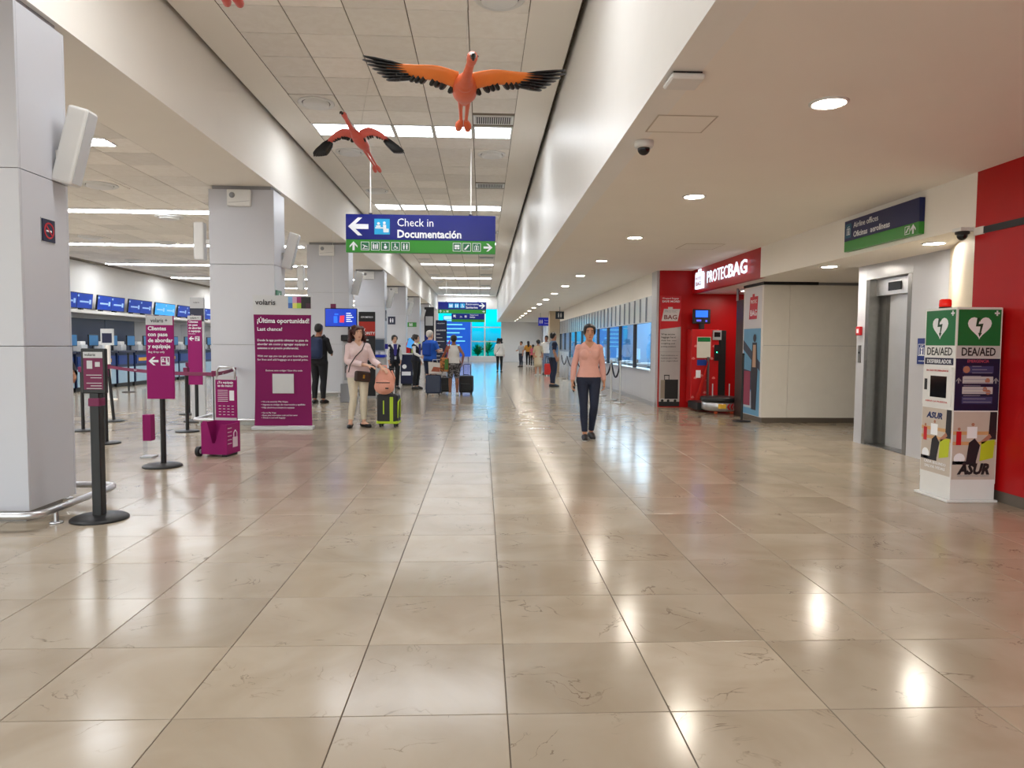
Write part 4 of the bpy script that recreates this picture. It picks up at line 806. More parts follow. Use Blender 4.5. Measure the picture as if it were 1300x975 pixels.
# queue stanchions with purple belts
ST = {'A': (-4.93, 9.37), 'B': (-5.96, 10.69), 'C': (-6.16, 11.96), 'R': (-3.55, 9.46), 'D': (-5.42, 13.16), 'E': (-4.4, 10.62)}
lab = {'A': 'black stanchion just behind the small framed notice', 'B': 'black stanchion farther left in the queue lane beside the front column', 'C': 'leaning black stanchion at the near end of the purple belt', 'R': 'black stanchion beside the baggage sizer cart holding purple belts', 'D': 'black stanchion behind the purple sign, deeper in the queue lane', 'E': 'black stanchion between the purple sign and the cart'}
for k, (x, y) in ST.items(): stanchion(lab[k], x, y, .95, True, M_PURPD, tilt=(-.08 if k == 'C' else 0))
def belt(label, p, q, z0=.915, sag=.03):
    t = thing('queue_belt', label, 'belt', (0, 0, 0), group='purple queue belts'); b = MB(); n = 8
    for k in range(n):
        A = Vector(p).lerp(Vector(q), k/n); B = Vector(p).lerp(Vector(q), (k+1)/n); sa, sb_ = -sag*4*(k/n)*(1-k/n), -sag*4*((k+1)/n)*(1-(k+1)/n)
        d = (B-A).normalized(); nn = Vector((-d.y, d.x))*.002
        b.add([(A.x-nn.x, A.y-nn.y, z0-.025+sa), (B.x-nn.x, B.y-nn.y, z0-.025+sb_), (B.x-nn.x, B.y-nn.y, z0+.025+sb_), (A.x-nn.x, A.y-nn.y, z0+.025+sa), (A.x+nn.x, A.y+nn.y, z0-.025+sa), (B.x+nn.x, B.y+nn.y, z0-.025+sb_), (B.x+nn.x, B.y+nn.y, z0+.025+sb_), (A.x+nn.x, A.y+nn.y, z0+.025+sa)], [(0, 1, 2, 3), (7, 6, 5, 4), (3, 2, 6, 7), (1, 0, 4, 5), (0, 3, 7, 4), (2, 1, 5, 6)])
    b.build('band', M_PURPD, t)
    m = Vector(p).lerp(Vector(q), .28); d = (Vector(q)-Vector(p)); e = bpy.data.objects.new('x', None)
    s = text('volaris +', .035, M_LGREY, t, 0, 0, y=-.004); s.location = (m.x, m.y, z0-.03); s.rotation_euler.z = math.atan2(d.y, d.x)
belt('purple belt crossing behind the purple sign stand', (-6.18, 11.90), (-3.60, 9.50)); belt('purple belt from the cart stanchion to the banner column', (-3.56, 9.51), (-3.95, 11.43), sag=.01); belt('purple belt in the lane between the two left stanchions', (-4.96, 9.41), (-5.93, 10.65))
# chrome posts and ropes on the right
RP = [(3.16, 15.94), (3.12, 16.85), (3.14, 18.4), (3.12, 20.4), (3.1, 23.2), (3.1, 25.6), (3.12, 27.6)]
for k, (x, y) in enumerate(RP): stanchion(f'chrome rope post by the ticket office, {ORD[k]} from the front', x, y, .95, False, None, group='chrome rope posts', base_r=.15)
for k in range(len(RP)-1):
    p, q = Vector(RP[k]+(.90,))+Vector((0, .05, 0)), Vector(RP[k+1]+(.90,))-Vector((0, .05, 0)); pts = [p.lerp(q, i/12)-Vector((0, 0, .32*4*(i/12)*(1-i/12))) for i in range(13)]
    o = MB().tube(pts, .02, 8).build('queue_rope', mat('navy_rope', (22, 26, 46), .8)); tag(o, f'dark navy velvet rope hanging between chrome posts, {ORD[k]} span from the front', 'rope', 'navy ropes')

# ---- check-in hall: ledge, screens, desks
lg = thing('screen_ledge', 'long white ledge carrying the blue screens on the hall wall', 'ledge', (-12.6, 26, 0)); MB().box(0, .55, -12, 14, 2.18, 2.28, bev=.01).build('shelf', WHITE, lg); MB().box(0, .12, -12, 14, 2.05, 2.18).build('support_band', M_LGREY, lg)
for k in range(14):
    o = MB().box(-12.6, -12.52, 16.0+1.97*k+.01, 17.97+1.97*k-.01, .0, 2.05).build('wall_panel', [mat('navy_wall_panel', (22, 34, 62), .4), mat('blue_wall_panel', (20, 36, 120), .4)][1 if k == 2 else 0] if k < 5 else mat('grey_wall_panel', (150, 150, 150), .5)); tag(o, f'{"dark navy" if k < 5 and k != 2 else "blue" if k == 2 else "grey"} back wall panel below the screen ledge, {ORD[k] if k < 12 else "one of the last"} along the hall' if k < 12 else f'grey back wall panel at the far end of the ledge, {"inner" if k == 12 else "outer"} one', 'wall panel', 'back wall panels of the hall', 'structure')
tv_c = MB().box(0, .05, -.40, .40, -.24, .24, bev=.008).mesh('screen_case', M_BLACK); tv_s = MB().box(.05, .052, -.38, .38, -.22, .22).mesh('screen_face', M_SCREEN); tv_m = MB().box(-.12, .0, -.05, .05, -.28, .05).mesh('screen_mount', M_BLACK)
tv_l = MB().box(.052, .0525, -.25, .2, -.05, .0).box(.052, .0525, .22, .32, -.09, .05).box(.052, .0525, -.38, -.3, .12, .18).mesh('screen_graphics', mat('screen_white', (150, 180, 220), .4, emit=.3))
for k in range(7):
    for q in (0, 1):
        y = 19.45+1.97*k+(.0 if q == 0 else .84)
        t = thing('flight_screen', f'blue check-in screen on the ledge, {"nearer" if q == 0 else "farther"} one of the {ORD[k]} pair', 'screen', (-12.3, y, 2.575), group='blue screens above the desks'); 
        for me, nm in ((tv_c, 'case'), (tv_m, 'mount'), (tv_s, 'screen'), (tv_l, 'graphics')):
            o = inst(me, nm, t); o.rotation_euler = (0, .12, -.04)
            if nm == 'screen' and k == 4: o.data = tv_s.copy(); o.data.materials[0] = M_SCREENC
dk_b = MB().box(-.35, .30, -.47, .47, .10, 1.0, bev=.01).mesh('desk_body', mat('desk_navy', (20, 34, 74), .35)); dk_t = MB().box(-.38, .36, -.50, .50, 1.0, 1.06, bev=.008).mesh('desk_top', M_DNAVY); dk_f = MB().box(.30, .32, -.44, .44, .12, .58).mesh('desk_front', mat('desk_pale', (158, 186, 206), .25)); dk_g = MB().box(.30, .325, -.42, .42, .66, .92).mesh('desk_sign', mat('desk_blue', (20, 56, 128), .35)); dk_k = MB().box(-.3, .26, -.45, .45, 0, .10).mesh('desk_plinth', M_BLACK)
dk_y = MB().box(.326, .328, -.3, .2, .74, .84).mesh('desk_label', mat('desk_yellow', (220, 160, 40), .5, emit=0))
mo_c = MB().box(-.02, .02, -.24, .24, .14, .46, bev=.006).mesh('monitor_case', M_BLACK); mo_s = MB().box(.02, .022, -.22, .22, .16, .44).mesh('monitor_back', mat('monitor_cyan', (50, 110, 160), .35, emit=.08)); mo_f = MB().box(-.08, .08, -.1, .1, 0, .012).box(-.015, .015, -.03, .03, .012, .16).mesh('monitor_stand', M_BLACK)
pr_b = MB().box(-.12, .12, -.15, .15, 0, .18, bev=.015).mesh('printer_case', M_LGREY); pr_s = MB().box(-.08, .08, -.12, .12, .18, .27, bev=.01).mesh('printer_top', M_WHITEP)
for k in range(15):
    y = 18.2+1.04*k
    t = thing('check_in_desk', f'navy and pale check-in desk under the hall screens, {ORD[k]} from the front', 'desk', (-10.9, y, 0), group='check-in desks')
    for me, nm in ((dk_b, 'body'), (dk_t, 'worktop'), (dk_f, 'front_panel'), (dk_g, 'sign_panel'), (dk_k, 'plinth')): inst(me, nm, t)
    if k % 2 == 0: inst(dk_y, 'yellow_label', t)
    t = thing('desk_monitor', f'monitor standing on the {ORD[k]} check-in desk', 'monitor', (-10.85, y-.22, 1.06), group='monitors on the check-in desks')
    for me, nm in ((mo_c, 'case'), (mo_s, 'panel'), (mo_f, 'stand')): inst(me, nm, t)
    t = thing('tag_printer', f'pale tag printer on the {ORD[k]} check-in desk', 'printer', (-10.9, y+.28, 1.06), group='printers on the check-in desks'); inst(pr_b, 'case', t); inst(pr_s, 'feeder', t)
    if k in (1, 3, 5, 8): stanchion(f'dark stanchion in front of the {ORD[k]} check-in desk', -9.3, y-.4, 1.0, True, None, group='stanchions before the desks')
t = thing('queue_sign', 'small white and navy queue number sign on a white post before the desks', 'sign stand', (-8.55, 16.4, 0)); MB().cyl((0, 0, 0.02), (0, 0, 1.25), .06, seg=12).build('post', WHITE, t); MB().box(-.14, .14, -.02, .02, 1.25, 1.62).build('board', M_LGREY, t); MB().rect(-.11, .11, 1.30, 1.52, -.02).build('navy_field', M_DNAVY, t); MB().lathe([(.18, 0), (.18, .02)], (0, 0, 0), 20).build('base', WHITE, t)

# ---- kiosks, totems and counters along the left of the corridor
t = thing('check_in_kiosk', 'grey self-service kiosk with black head beside the man in black', 'kiosk', (-3.02, 16.0, 0)); MB().box(-.17, .17, -.12, .16, 0, .42, bev=.01).build('foot', M_GREY, t); MB().box(-.13, .13, -.05, .12, .42, 1.38, bev=.01).build('pillar', M_LGREY, t); MB().box(-.09, .09, -.056, -.05, .5, 1.3).build('front_strip', M_GREY, t)
MB().box(-.15, .15, -.14, .14, 1.38, 1.52, bev=.02).build('scanner_head', M_BLACK, t); MB().cyl((0, .06, 1.5), (0, .06, 1.70), .025, seg=10).build('mast', M_BLACK, t)
t = thing('promo_screen', 'blue advertising screen with luggage picture above the kiosk', 'screen', (-3.2, 16.06, 1.70)); MB().box(-.36, .36, 0, .05, 0, .42, bev=.006).build('case', M_BLACK, t); sn = MB().rect(-.345, .345, .015, .405, 0, .002).build('screen', mat('screen_deep', (8, 50, 165), .3, emit=.6, var=.2), t)
MB().rect(-.16, -.08, .09, .24, -.003).rect(-.14, -.06, .27, .30, -.003).build('blue_case_picture', mat('pic_blue', (30, 100, 230), .4, emit=.7), sn); MB().poly([(-.03, .10), (.07, .10), (.08, .26), (-.02, .25)], -.003).build('red_case_picture', mat('pic_red', (220, 50, 70), .4, emit=.5), sn)
for k in range(5): MB().rect(.12, .22+.03*(k % 3), .30-.045*k, .315-.045*k, -.003).build('text_line', mat('screen_text', (220, 230, 250), .4, emit=.8), sn)
t = thing('totem_sign', 'small burgundy tag sign above the blue advertising screen', 'sign', (-3.38, 16.1, 2.12)); MB().box(-.06, .06, 0, .02, 0, .10).build('plate', M_PURPD, t); MB().cyl((0, .01, .1), (0, .01, BZ-2.13), .004, seg=6).build('wire', WHITE, t)
t = thing('banner_stand', 'black and red banner stand with white lettering beside the third column', 'banner', (-2.82, 17.3, 0)); MB().box(-.2, .2, 0, .03, .04, 2.10).build('sheet', M_INK, t); MB().rect(-.2, .2, 1.52, 1.86, 0).build('red_field', M_BRICKR, t); MB().box(-.22, .22, -.1, .12, 0, .04).build('base', M_GREY, t)
text('AEROMEXICO', .06, M_PRINT, t, 0, 1.95, y=-.003, align='CENTER', bold=.01, width=.30); text('SKY', .09, M_PRINT, t, -.19, 1.63, y=-.004, bold=.02); text('PRIORITY', .09, M_PRINT, t, -.19, 1.55, y=-.004, bold=.02, width=.38)
for k in range(7): MB().rect(-.14, .04+.04*(k % 3), 1.40-.12*k, 1.425-.12*k, 0).build('text_line', M_LGREY, t)
def kiosk2(label, x, y):
    t = thing('check_in_kiosk', label, 'kiosk', (x, y, 0)); MB().box(-.17, .17, -.16, .16, 0, .95, bev=.01).build('body', M_LGREY, t); MB().box(-.19, .19, -.2, .16, .95, 1.02).build('blue_shelf', mat('shelf_blue', (20, 50, 190), .35), t); MB().box(-.16, .16, 0, .05, 1.10, 1.48, bev=.006).build('monitor', M_GREY, t); MB().rect(-.135, .135, 1.14, 1.44, 0, .002).build('screen', mat('screen_grey', (52, 62, 74), .3, emit=.2), t); MB().cyl((0, .03, 1.02), (0, .03, 1.12), .03, seg=10).build('neck', M_GREY, t); MB().box(.165, .24, -.02, .06, 1.18, 1.32).build('card_reader', mat('reader_blue', (30, 30, 140), .4), t)
kiosk2('pale kiosk with dark screen and blue shelf left of the check-in clerk', -2.86, 19.6)
t = thing('service_counter', 'dark navy service counter behind the check-in clerks', 'counter', (-2.35, 22.6, 0)); MB().box(-.24, .14, -.25, .3, .05, .98, bev=.01).build('body', M_DNAVY, t); MB().box(-.27, .32, -.28, .34, .98, 1.02).build('worktop', M_LGREY, t); MB().box(-.2, .1, -.2, .25, 0, .05).build('plinth', M_BLACK, t); MB().disc(-.12, .60, .07, -.25).rect(-.2, .08, .32, .44, -.25).build('logo', M_PRINT, t)
t = thing('desk_monitor', 'tilted monitor standing on the navy service counter', 'monitor', (-2.3, 22.7, 1.02)); MB().cyl((0, .02, .012), (0, .02, .2), .02, seg=8).build('stand', M_BLACK, t); o = MB().box(-.15, .15, -.015, .015, 0, .32).build('panel', M_SCREENC, t); o.location = (0, 0, .16); o.rotation_euler = (-.3, .25, 0); MB().lathe([(.08, 0), (.08, .012)], (0, .02, 0), 16).build('foot', M_BLACK, t)
t = thing('fire_extinguisher', 'red fire extinguisher by the far service counter', 'extinguisher', (-2.72, 25.9, 0)); MB().lathe([(.02, .86), (.08, .9), (.08, 1.3), (.05, 1.38), (.02, 1.42)], (0, 0, 0), 16).build('cylinder', M_REDP, t); MB().box(-.02, .05, -.02, .02, 1.42, 1.5).build('valve', M_BLACK, t); MB().box(-.06, .06, .02, .08, 0, .9).build('stand', M_GREY, t)
t = thing('totem_sign', 'tall navy information totem with white text before the end window', 'sign', (-1.93, 33.0, 0)); MB().box(-.26, .26, 0, .05, .05, 2.42, bev=.005).build('board', M_DNAVY, t); MB().box(-.28, .28, -.15, .2, 0, .05).build('base', M_GREY, t); text('AEROMEXICO', .06, M_PRINT, t, -.2, 2.25, y=-.003, width=.36); text('BIENVENIDOS', .085, M_PRINT, t, -.22, 1.92, y=-.003, bold=.02, width=.42)
for k in range(9): MB().rect(-.22, -.05+.10*(k % 3), 1.76-.17*k, 1.79-.17*k, 0).build('text_line', M_LGREY, t)
t = thing('totem_sign', 'black and blue totem sign partly hidden behind the navy totem', 'sign', (-2.9, 38.4, 0)); MB().box(-.26, .26, 0, .05, .0, 3.3).build('board', M_INK, t); MB().rect(-.24, .24, 1.1, 1.8, 0).build('blue_field', M_NAVY, t); MB().rect(-.2, .2, 2.3, 2.8, 0).build('white_field', M_LGREY, t)
t = thing('info_board', 'large blue directory board with lines of text in front of the end window', 'board', (-1.88, 51.75, .38)); MB().box(-1.0, 1.0, 0, .06, 0, 3.0, bev=.01).build('panel', mat('board_blue', (16, 86, 200), .3, emit=.35, var=.15, nscale=1.5), t); MB().box(-.9, -.8, .02, .06, -.38, 0).box(.8, .9, .02, .06, -.38, 0).build('leg', M_GREY, t)
for k in range(7): MB().rect(-.85, .2+.2*(k % 3), 2.6-.3*k, 2.68-.3*k, 0).build('text_line', mat('board_text', (120, 220, 240), .4, emit=.5), t)
MB().rect(-.95, -.2, 2.72, 2.95, 0).build('header', mat('board_header', (150, 225, 245), .4, emit=.6), t)
# small signs on the columns
for lab_, x, y, z, c_, n in (('small navy pictogram sign on the fifth column', -3.95, 30.79, 2.15, M_DNAVY, 'P'), ('small green exit sign on the sixth column', -3.8, 37.49, 2.2, M_GREEN, 'X'), ):
    t = thing('wall_sign', lab_, 'sign', (x, y, z)); MB().box(-.16 if n == 'P' else -.3, .16 if n == 'P' else .3, -.012, 0, 0, .34 if n == 'P' else .24).build('plate', c_, t); i = MB(); icon(i, 0, .17 if n == 'P' else .12, .24, 'couple' if n == 'P' else 'family', -.013); i.build('pictogram', M_PRINT, t)
t = thing('wall_sign', 'small navy sign on the corridor side of the fourth column', 'sign', (-3.329, 24.4, 2.1), rz=PI/2); MB().box(-.12, .12, -.012, 0, 0, .36).build('plate', M_DNAVY, t); i = MB(); icon(i, 0, .18, .2, 'lift', -.013); i.build('pictogram', M_PRINT, t)
t = thing('exit_sign', 'small pale green emergency exit box on the banner column', 'sign', (-3.325, 11.6, 2.02), rz=PI/2); MB().box(-.12, .12, -.03, 0, 0, .16).build('plate', mat('exit_green', (70, 130, 104), .4), t); i = MB(); arrow(i, 0, .08, .1, 'L', -.031); i.build('pictogram', M_PRINT, t)
# far right signs
t = thing('hanging_sign', 'lit blue restroom sign hanging at the far right', 'sign', (3.22, 36.0, 2.28)); MB().box(-.36, .36, 0, .06, 0, .42).build('panel', mat('lit_navy', (16, 30, 150), .35, emit=.35), t); i = MB(); icon(i, -.22, .21, .26, 'couple', -.002); i.build('pictogram', M_PRINT, t); text('Restrooms', .1, M_PRINT, t, -.05, .24, width=.36); text('Sanitarios', .1, M_PRINT, t, -.05, .10, width=.36)
for x in (-.25, .25): MB().cyl((x, .03, .42), (x, .03, SZ-2.28), .01, seg=6).build('hanging_rod', M_GREY, t)
t = thing('hanging_sign', 'square dark pictogram sign hanging before the ticket office', 'sign', (3.3, 30.0, 2.42)); MB().box(-.18, .18, 0, .05, 0, .32).build('panel', mat('dark_teal', (14, 34, 52), .4), t); i = MB(); icon(i, 0, .16, .26, 'couple', -.002); i.build('pictogram', M_LGREY, t); MB().cyl((0, .03, .32), (0, .03, SZ-2.42), .012, seg=6).build('hanging_rod', M_GREY, t)
# ticket office furniture
for k in range(5):
    y = 16.6+3.3*k
    t = thing('office_desk', f'office desk with computer behind the ticket office glass, {ORD[k]} from the front', 'desk', (5.3, y, 0), group='desks inside the ticket office'); MB().box(-.4, .4, -.8, .8, .70, .74).build('top', M_LGREY, t); MB().box(-.38, .38, -.78, -.72, 0, .7).box(-.38, .38, .72, .78, 0, .7).build('side', M_GREY, t); pass
    t = thing('desk_monitor', f'computer monitor inside the ticket office, {ORD[k]} from the front', 'monitor', (5.15, y-.1, .74), group='monitors inside the ticket office'); MB().box(-.02, .02, -.28, .28, .12, .48).build('panel', mat('office_screen', (150, 200, 230), .3, emit=.6), t); MB().box(-.08, .08, -.1, .1, 0, .015).box(-.02, .02, -.03, .03, .015, .14).build('stand', M_BLACK, t)
o = MB().box(5.2, 5.8, 16.5, 32.5, 2.86, 2.935).build('office_light', M_LAMP); tag(o, 'long ceiling light inside the ticket office', 'light')
for k, y in enumerate((26.8, 28.2)):
    t = thing('queue_kiosk', f'slim white ticket stand near the ropes, {"nearer" if k == 0 else "farther"} one', 'kiosk', (3.35, y+1.2, 0)); MB().box(-.1, .1, -.08, .08, 0, 1.05, bev=.01).build('body', M_LGREY, t); MB().box(-.12, .12, -.1, .02, 1.05, 1.12).build('top', M_GREY, t)
# ================================================================ flamingos, luggage, people
from mathutils.kdtree import KDTree
def fuse(mb, voxel, smooth=2, name='fused'):
    """one continuous surface from overlapping closed shapes"""
    me = mb.mesh('tmp', []); ob = bpy.data.objects.new('tmp', me); COL.objects.link(ob)
    r = ob.modifiers.new('r', 'REMESH'); r.mode = 'VOXEL'; r.voxel_size = voxel; r.use_smooth_shade = True
    if smooth: s = ob.modifiers.new('s', 'SMOOTH'); s.factor = .5; s.iterations = smooth
    dg = bpy.context.evaluated_depsgraph_get(); out = bpy.data.meshes.new_from_object(ob.evaluated_get(dg)); out.name = name
    bpy.data.objects.remove(ob); bpy.data.meshes.remove(me); return out
def catmull(pts, rad, n=5):
    P = [Vector(p) for p in pts]; out = []; ro = []
    for i in range(len(P)-1):
        p0, p1, p2, p3 = P[max(i-1, 0)], P[i], P[i+1], P[min(i+2, len(P)-1)]
        for k in range(n):
            t = k/n; out.append(.5*((2*p1)+(p2-p0)*t+(2*p0-5*p1+4*p2-p3)*t*t+(3*p1-p0-3*p2+p3)*t**3)); ro.append(rad[i]*(1-t)+rad[i+1]*t)
    out.append(P[-1]); ro.append(rad[-1]); return out, ro
def limb(mb, pts, rad, seg=12, n=5):
    a, r = catmull(pts, rad, n); b = len(mb.v); mb.tube(a, r, seg); mb.ell(a[0], (r[0],)*3, 10, 6); mb.ell(a[-1], (r[-1],)*3, 10, 6); return b

# ---- flamingos hanging from the ceiling
M_FLAM = mat('flamingo_orange', (228, 104, 62), .35, var=.12, nscale=7); M_FLAMW = mat('flamingo_wing_orange', (238, 130, 54), .35, var=.15, nscale=7); M_FLAMP = mat('flamingo_pink', (214, 96, 84), .35, var=.12, nscale=7); M_FEATH = mat('black_feathers', (16, 15, 18), .3, bump=.4, nscale=30)
def flamingo(label, loc, rz, pitch, roll, s, droop, skin, wskin):
    t = thing('flamingo_figure', label, 'flamingo', loc); t.rotation_euler = (pitch, roll, rz); t.scale = (s, s, s); t['group'] = 'flying flamingo figures'
    b = MB(); b.ell((0, .05, 0), (.105, .26, .085), 16, 12); b.ell((0, .22, -.01), (.06, .16, .05)); limb(b, [(0, -.12, 0), (.01, -.26, -.01), (.025, -.42, .0), (.04, -.56, .01)], [.075, .042, .032, .03]); limb(b, [(.04, -.55, .01), (.045, -.62, .015), (.048, -.67, .0)], [.036, .042, .026])
    bo = bpy.data.objects.new('body', fuse(b, .010, 3)); COL.objects.link(bo); bo.parent = t; bo.data.materials.append(skin)
    k = MB(); limb(k, [(.048, -.66, .002), (.05, -.715, -.012), (.05, -.735, -.045)], [.024, .020, .008], 10); k.build('beak', M_BLACKG, t)
    e = MB().ell((.012, -.625, .02), (.007, .007, .007), 8, 6).ell((.082, -.625, .02), (.007, .007, .007), 8, 6).build('eyes', M_BLACK, t)
    for sx in (-1, 1):
        lg_ = MB(); limb(lg_, [(sx*.03, .22, -.02), (sx*.028, .42, -.05), (sx*.022, .66, -.08)], [.028, .017, .014], 10); lo = lg_.build('leg', skin, t)
        f = MB(); limb(f, [(sx*.022, .65, -.08), (sx*.036, .70, -.10), (sx*.042, .76, -.115)], [.02, .036, .03], 10); f.build('foot', skin, lo)
        # wing: arm plank plus individual feathers
        arm = [(sx*.05, -.06, .03), (sx*.22, -.10, .06), (sx*.42, -.06, .05+droop*.3), (sx*.62, .02, .02+droop)]
        wg = MB(); a, r = catmull(arm, [.075, .066, .054, .042], 5); vs = []; n = len(a); sg = 12
        for i, p in enumerate(a):
            for q in range(sg): an = 2*PI*q/sg; cy_, cz_ = r[i]*1.0*math.cos(an), r[i]*.45*math.sin(an); vs.append(p+Vector((0, cy_*.72+cz_*.69, cz_*.72-cy_*.69)))
        fs = [(i*sg+q, i*sg+(q+1) % sg, (i+1)*sg+(q+1) % sg, (i+1)*sg+q) for i in range(n-1) for q in range(sg)]+[tuple(range(sg-1, -1, -1)), tuple(range((n-1)*sg, n*sg))]
        wg.add(vs, fs, 0, True); wo = wg.build('wing', wskin, t)
        def feather(p0, p1, w):
            p0, p1 = Vector(p0), Vector(p1); d = p1-p0; L_ = d.length; d.normalize(); u = Vector((0, 0, 1)); s_ = d.cross(u).normalized(); m = MB(); vv = []
            for f_, ww in ((0, .5), (.25, 1), (.7, 1), (.92, .7), (1, .15)):
                c = p0+d*L_*f_; vv += [c+s_*w*ww, c+u*w*.3*ww, c-s_*w*ww, c-u*w*.3*ww]
            ff = [(i*4+q, i*4+(q+1) % 4, (i+1)*4+(q+1) % 4, (i+1)*4+q) for i in range(4) for q in range(4)]+[(3, 2, 1, 0), (16, 17, 18, 19)]
            m.add(vv, ff, 0, True); return m
        for q in range(9):      # trailing-edge feathers
            f_ = .12+.09*q; i = min(int(f_*(n-1)), n-2); p = a[i]
            feather(p+Vector((0, .02, -.02)), p+Vector((sx*.05, .075-.004*q, -.085+.003*q)), .032).build('feather', M_FEATH, wo)
        tip = Vector(arm[-1]); dr = (Vector(arm[3])-Vector(arm[2])).normalized()
        for q in range(7):      # primaries
            an = (q-1.5)*.06; d2 = Vector((dr.x*math.cos(an)-sx*0*dr.y, dr.y+sx*0+math.sin(an)*.9, dr.z)).normalized()
            st = tip-dr*(.15+.012*q)+Vector((0, .006*q-.022, .03-.014*q)); d2.z -= .022*(q-2); feather(st, st+d2.normalized()*(.38-.025*abs(q-1)), .044).build('feather', M_FEATH, wo)
    MB().cyl((0, -.02, .08), (0, -.02, (CZ-loc[2])/s), .0015, seg=5).build('hanging_wire', mat('clear_wire', (200, 196, 188), .4), t)
flamingo('large orange flamingo figure with spread black-tipped wings, hanging near the ceiling', (-.13, 4.93, 3.10), .04, .03, .03, .86, .10, M_FLAM, M_FLAMW)
flamingo('smaller pink flamingo figure farther away, wings drooping at the tips', (-1.58, 9.15, 3.93), -.30, -.30, .03, .80, -.16, M_FLAMP, M_FLAMP)
flamingo('flamingo figure at the top edge, only its pink feet hanging into view', (-1.33, 3.46, 3.27), .1, .08, .0, .80, .05, M_FLAMP, M_FLAM)

# ---- luggage
def suitcase(label, loc, rz, w, d, h, m, accent=None, handle=.35, ribs=0):
    t = thing('suitcase', label, 'suitcase', loc, rz); wh = .055
    MB().box(-w/2, w/2, -d/2, d/2, wh, h, bev=.035).build('shell', m, t)
    for x in (-w/2+.05, w/2-.05):
        for y in (-d/2+.05, d/2-.05): MB().cyl((x-.012, y, .028), (x+.012, y, .028), .028, seg=12).box(x-.018, x+.018, y-.018, y+.018, .03, wh+.004).build('wheel', M_BLACK, t)
    if handle: MB().tube([(-w*.26, d*.42, h-.03), (-w*.26, d*.42, h+handle-.02), (-w*.2, d*.42, h+handle), (w*.2, d*.42, h+handle), (w*.26, d*.42, h+handle-.02), (w*.26, d*.42, h-.03)], .009, 8).build('trolley_handle', M_BLACK, t)
    MB().tube([(-.07, 0, h-.005), (-.06, 0, h+.025), (.06, 0, h+.025), (.07, 0, h-.005)], .011, 8).build('top_handle', M_BLACK, t)
    if accent:
        MB().box(w*.14, w*.30, -d/2-.006, -d/2+.004, wh+.03, h-.04, bev=.004).build('side_stripe', accent, t); MB().box(-w*.18, -w*.13, -d/2-.005, -d/2+.003, wh+.16, h-.10).build('zip_line', accent, t)
        MB().tube([(w*.5-.004, -d*.35, wh+.10), (w*.5+.006, -d*.35, h-.12), (w*.5+.006, d*.2, h-.08), (w*.5+.002, d*.2, wh+.1)], .014, 8).build('side_piping', accent, t)
        MB().box(-w/2-.004, w/2+.004, -d/2-.004, d/2+.004, wh+.005, wh+.05, bev=.01).build('bottom_bumper', accent, t)
    else:
        for k in range(ribs): x = -w*.36+w*.72*k/(ribs-1); MB().box(x-.01, x+.01, -d/2-.007, -d/2+.003, wh+.05, h-.06, bev=.003).build('rib', m, t)
        if not ribs: MB().box(-w*.36, w*.36, -d/2-.04, -d/2+.01, wh+.06, wh+(h-wh)*.55, bev=.02).build('front_pocket', m, t)
    return t
M_SBLK = mat('case_black', (22, 22, 25), .5); M_LIME = mat('lime_accent', (176, 206, 40), .45); M_SNAVY = mat('case_navy', (30, 44, 78), .3); M_PEACH = mat('peach_fabric', (226, 160, 140), .75, bump=.3, nscale=18)
suitcase('black suitcase with lime green stripes beside the curly-haired woman', (-1.50, 11.30, 0), -.12, .34, .24, .53, M_SBLK, M_LIME, .40)
t = thing('backpack', 'peach pink backpack riding on the black and lime suitcase', 'backpack', (-1.55, 11.20, .565), -.12)
b = MB(); b.ell((0, 0, .16), (.155, .10, .20), 18, 12); b.ell((0, -.02, .09), (.165, .11, .13), 18, 10); b.ell((.0, 0, .30), (.10, .08, .09)); b.box(-.14, .14, -.09, .09, .0, .12, bev=.04)
o = bpy.data.objects.new('bag', fuse(b, .012, 4)); COL.objects.link(o); o.parent = t; o.data.materials.append(M_PEACH)
b = MB(); b.ell((.02, -.10, .10), (.11, .05, .10), 14, 9); b.build('front_pocket', M_PEACH, t); MB().box(-.10, .12, -.146, -.135, .15, .165).build('zip', mat('dark_zip', (70, 50, 46), .6), t); MB().box(.05, .10, -.155, -.145, .06, .08).build('label_patch', M_BLACK, t)
MB().tube([(-.05, .0, .36), (-.05, 0, .42), (.03, 0, .42), (.03, 0, .36)], .012, 8).build('top_loop', M_PEACH, t)
for sx in (-1, 1): MB().tube([(sx*.09, .09, .34), (sx*.13, .12, .22), (sx*.11, .10, .05)], .016, 8).build('strap', M_PEACH, t)
suitcase('navy ribbed hard suitcase in front of the man in blue', (-1.26, 18.15, 0), .05, .40, .26, .53, M_SNAVY, None, .0, 7)
suitcase('black soft suitcase with raised handle beside the patterned shorts', (-.42, 18.5, 0), -.15, .36, .26, .50, M_SBLK, None, .30)
suitcase('small red suitcase beside the woman in the beige dress', (2.76, 29.5, 0), 0, .30, .22, .52, mat('case_red', (196, 34, 30), .4), None, .3, 5)
suitcase('dark suitcase half hidden behind the navy ribbed one', (-.98, 18.75, 0), 0, .30, .24, .44, M_SBLK, None, 0)
t = thing('shopping_bag', 'white shopping bag with red print on the navy suitcase', 'bag', (-1.22, 18.12, .565), .1); MB().prism([(-.16, 0), (.17, 0), (.19, .27), (-.17, .30)], 'Y', -.09, .09).build('bag', mat('bag_white', (222, 216, 212), .6), t); MB().poly([(-.10, .06), (.12, .05), (.13, .16), (-.04, .18)], -.09).build('red_print', mat('bag_print', (178, 96, 70), .6, var=.5, nscale=25), t)
for y in (-.06, .06): MB().tube([(-.06, y, .28), (-.05, y, .36), (.05, y, .36), (.07, y, .27)], .006, 6).build('handle', M_LGREY, t)
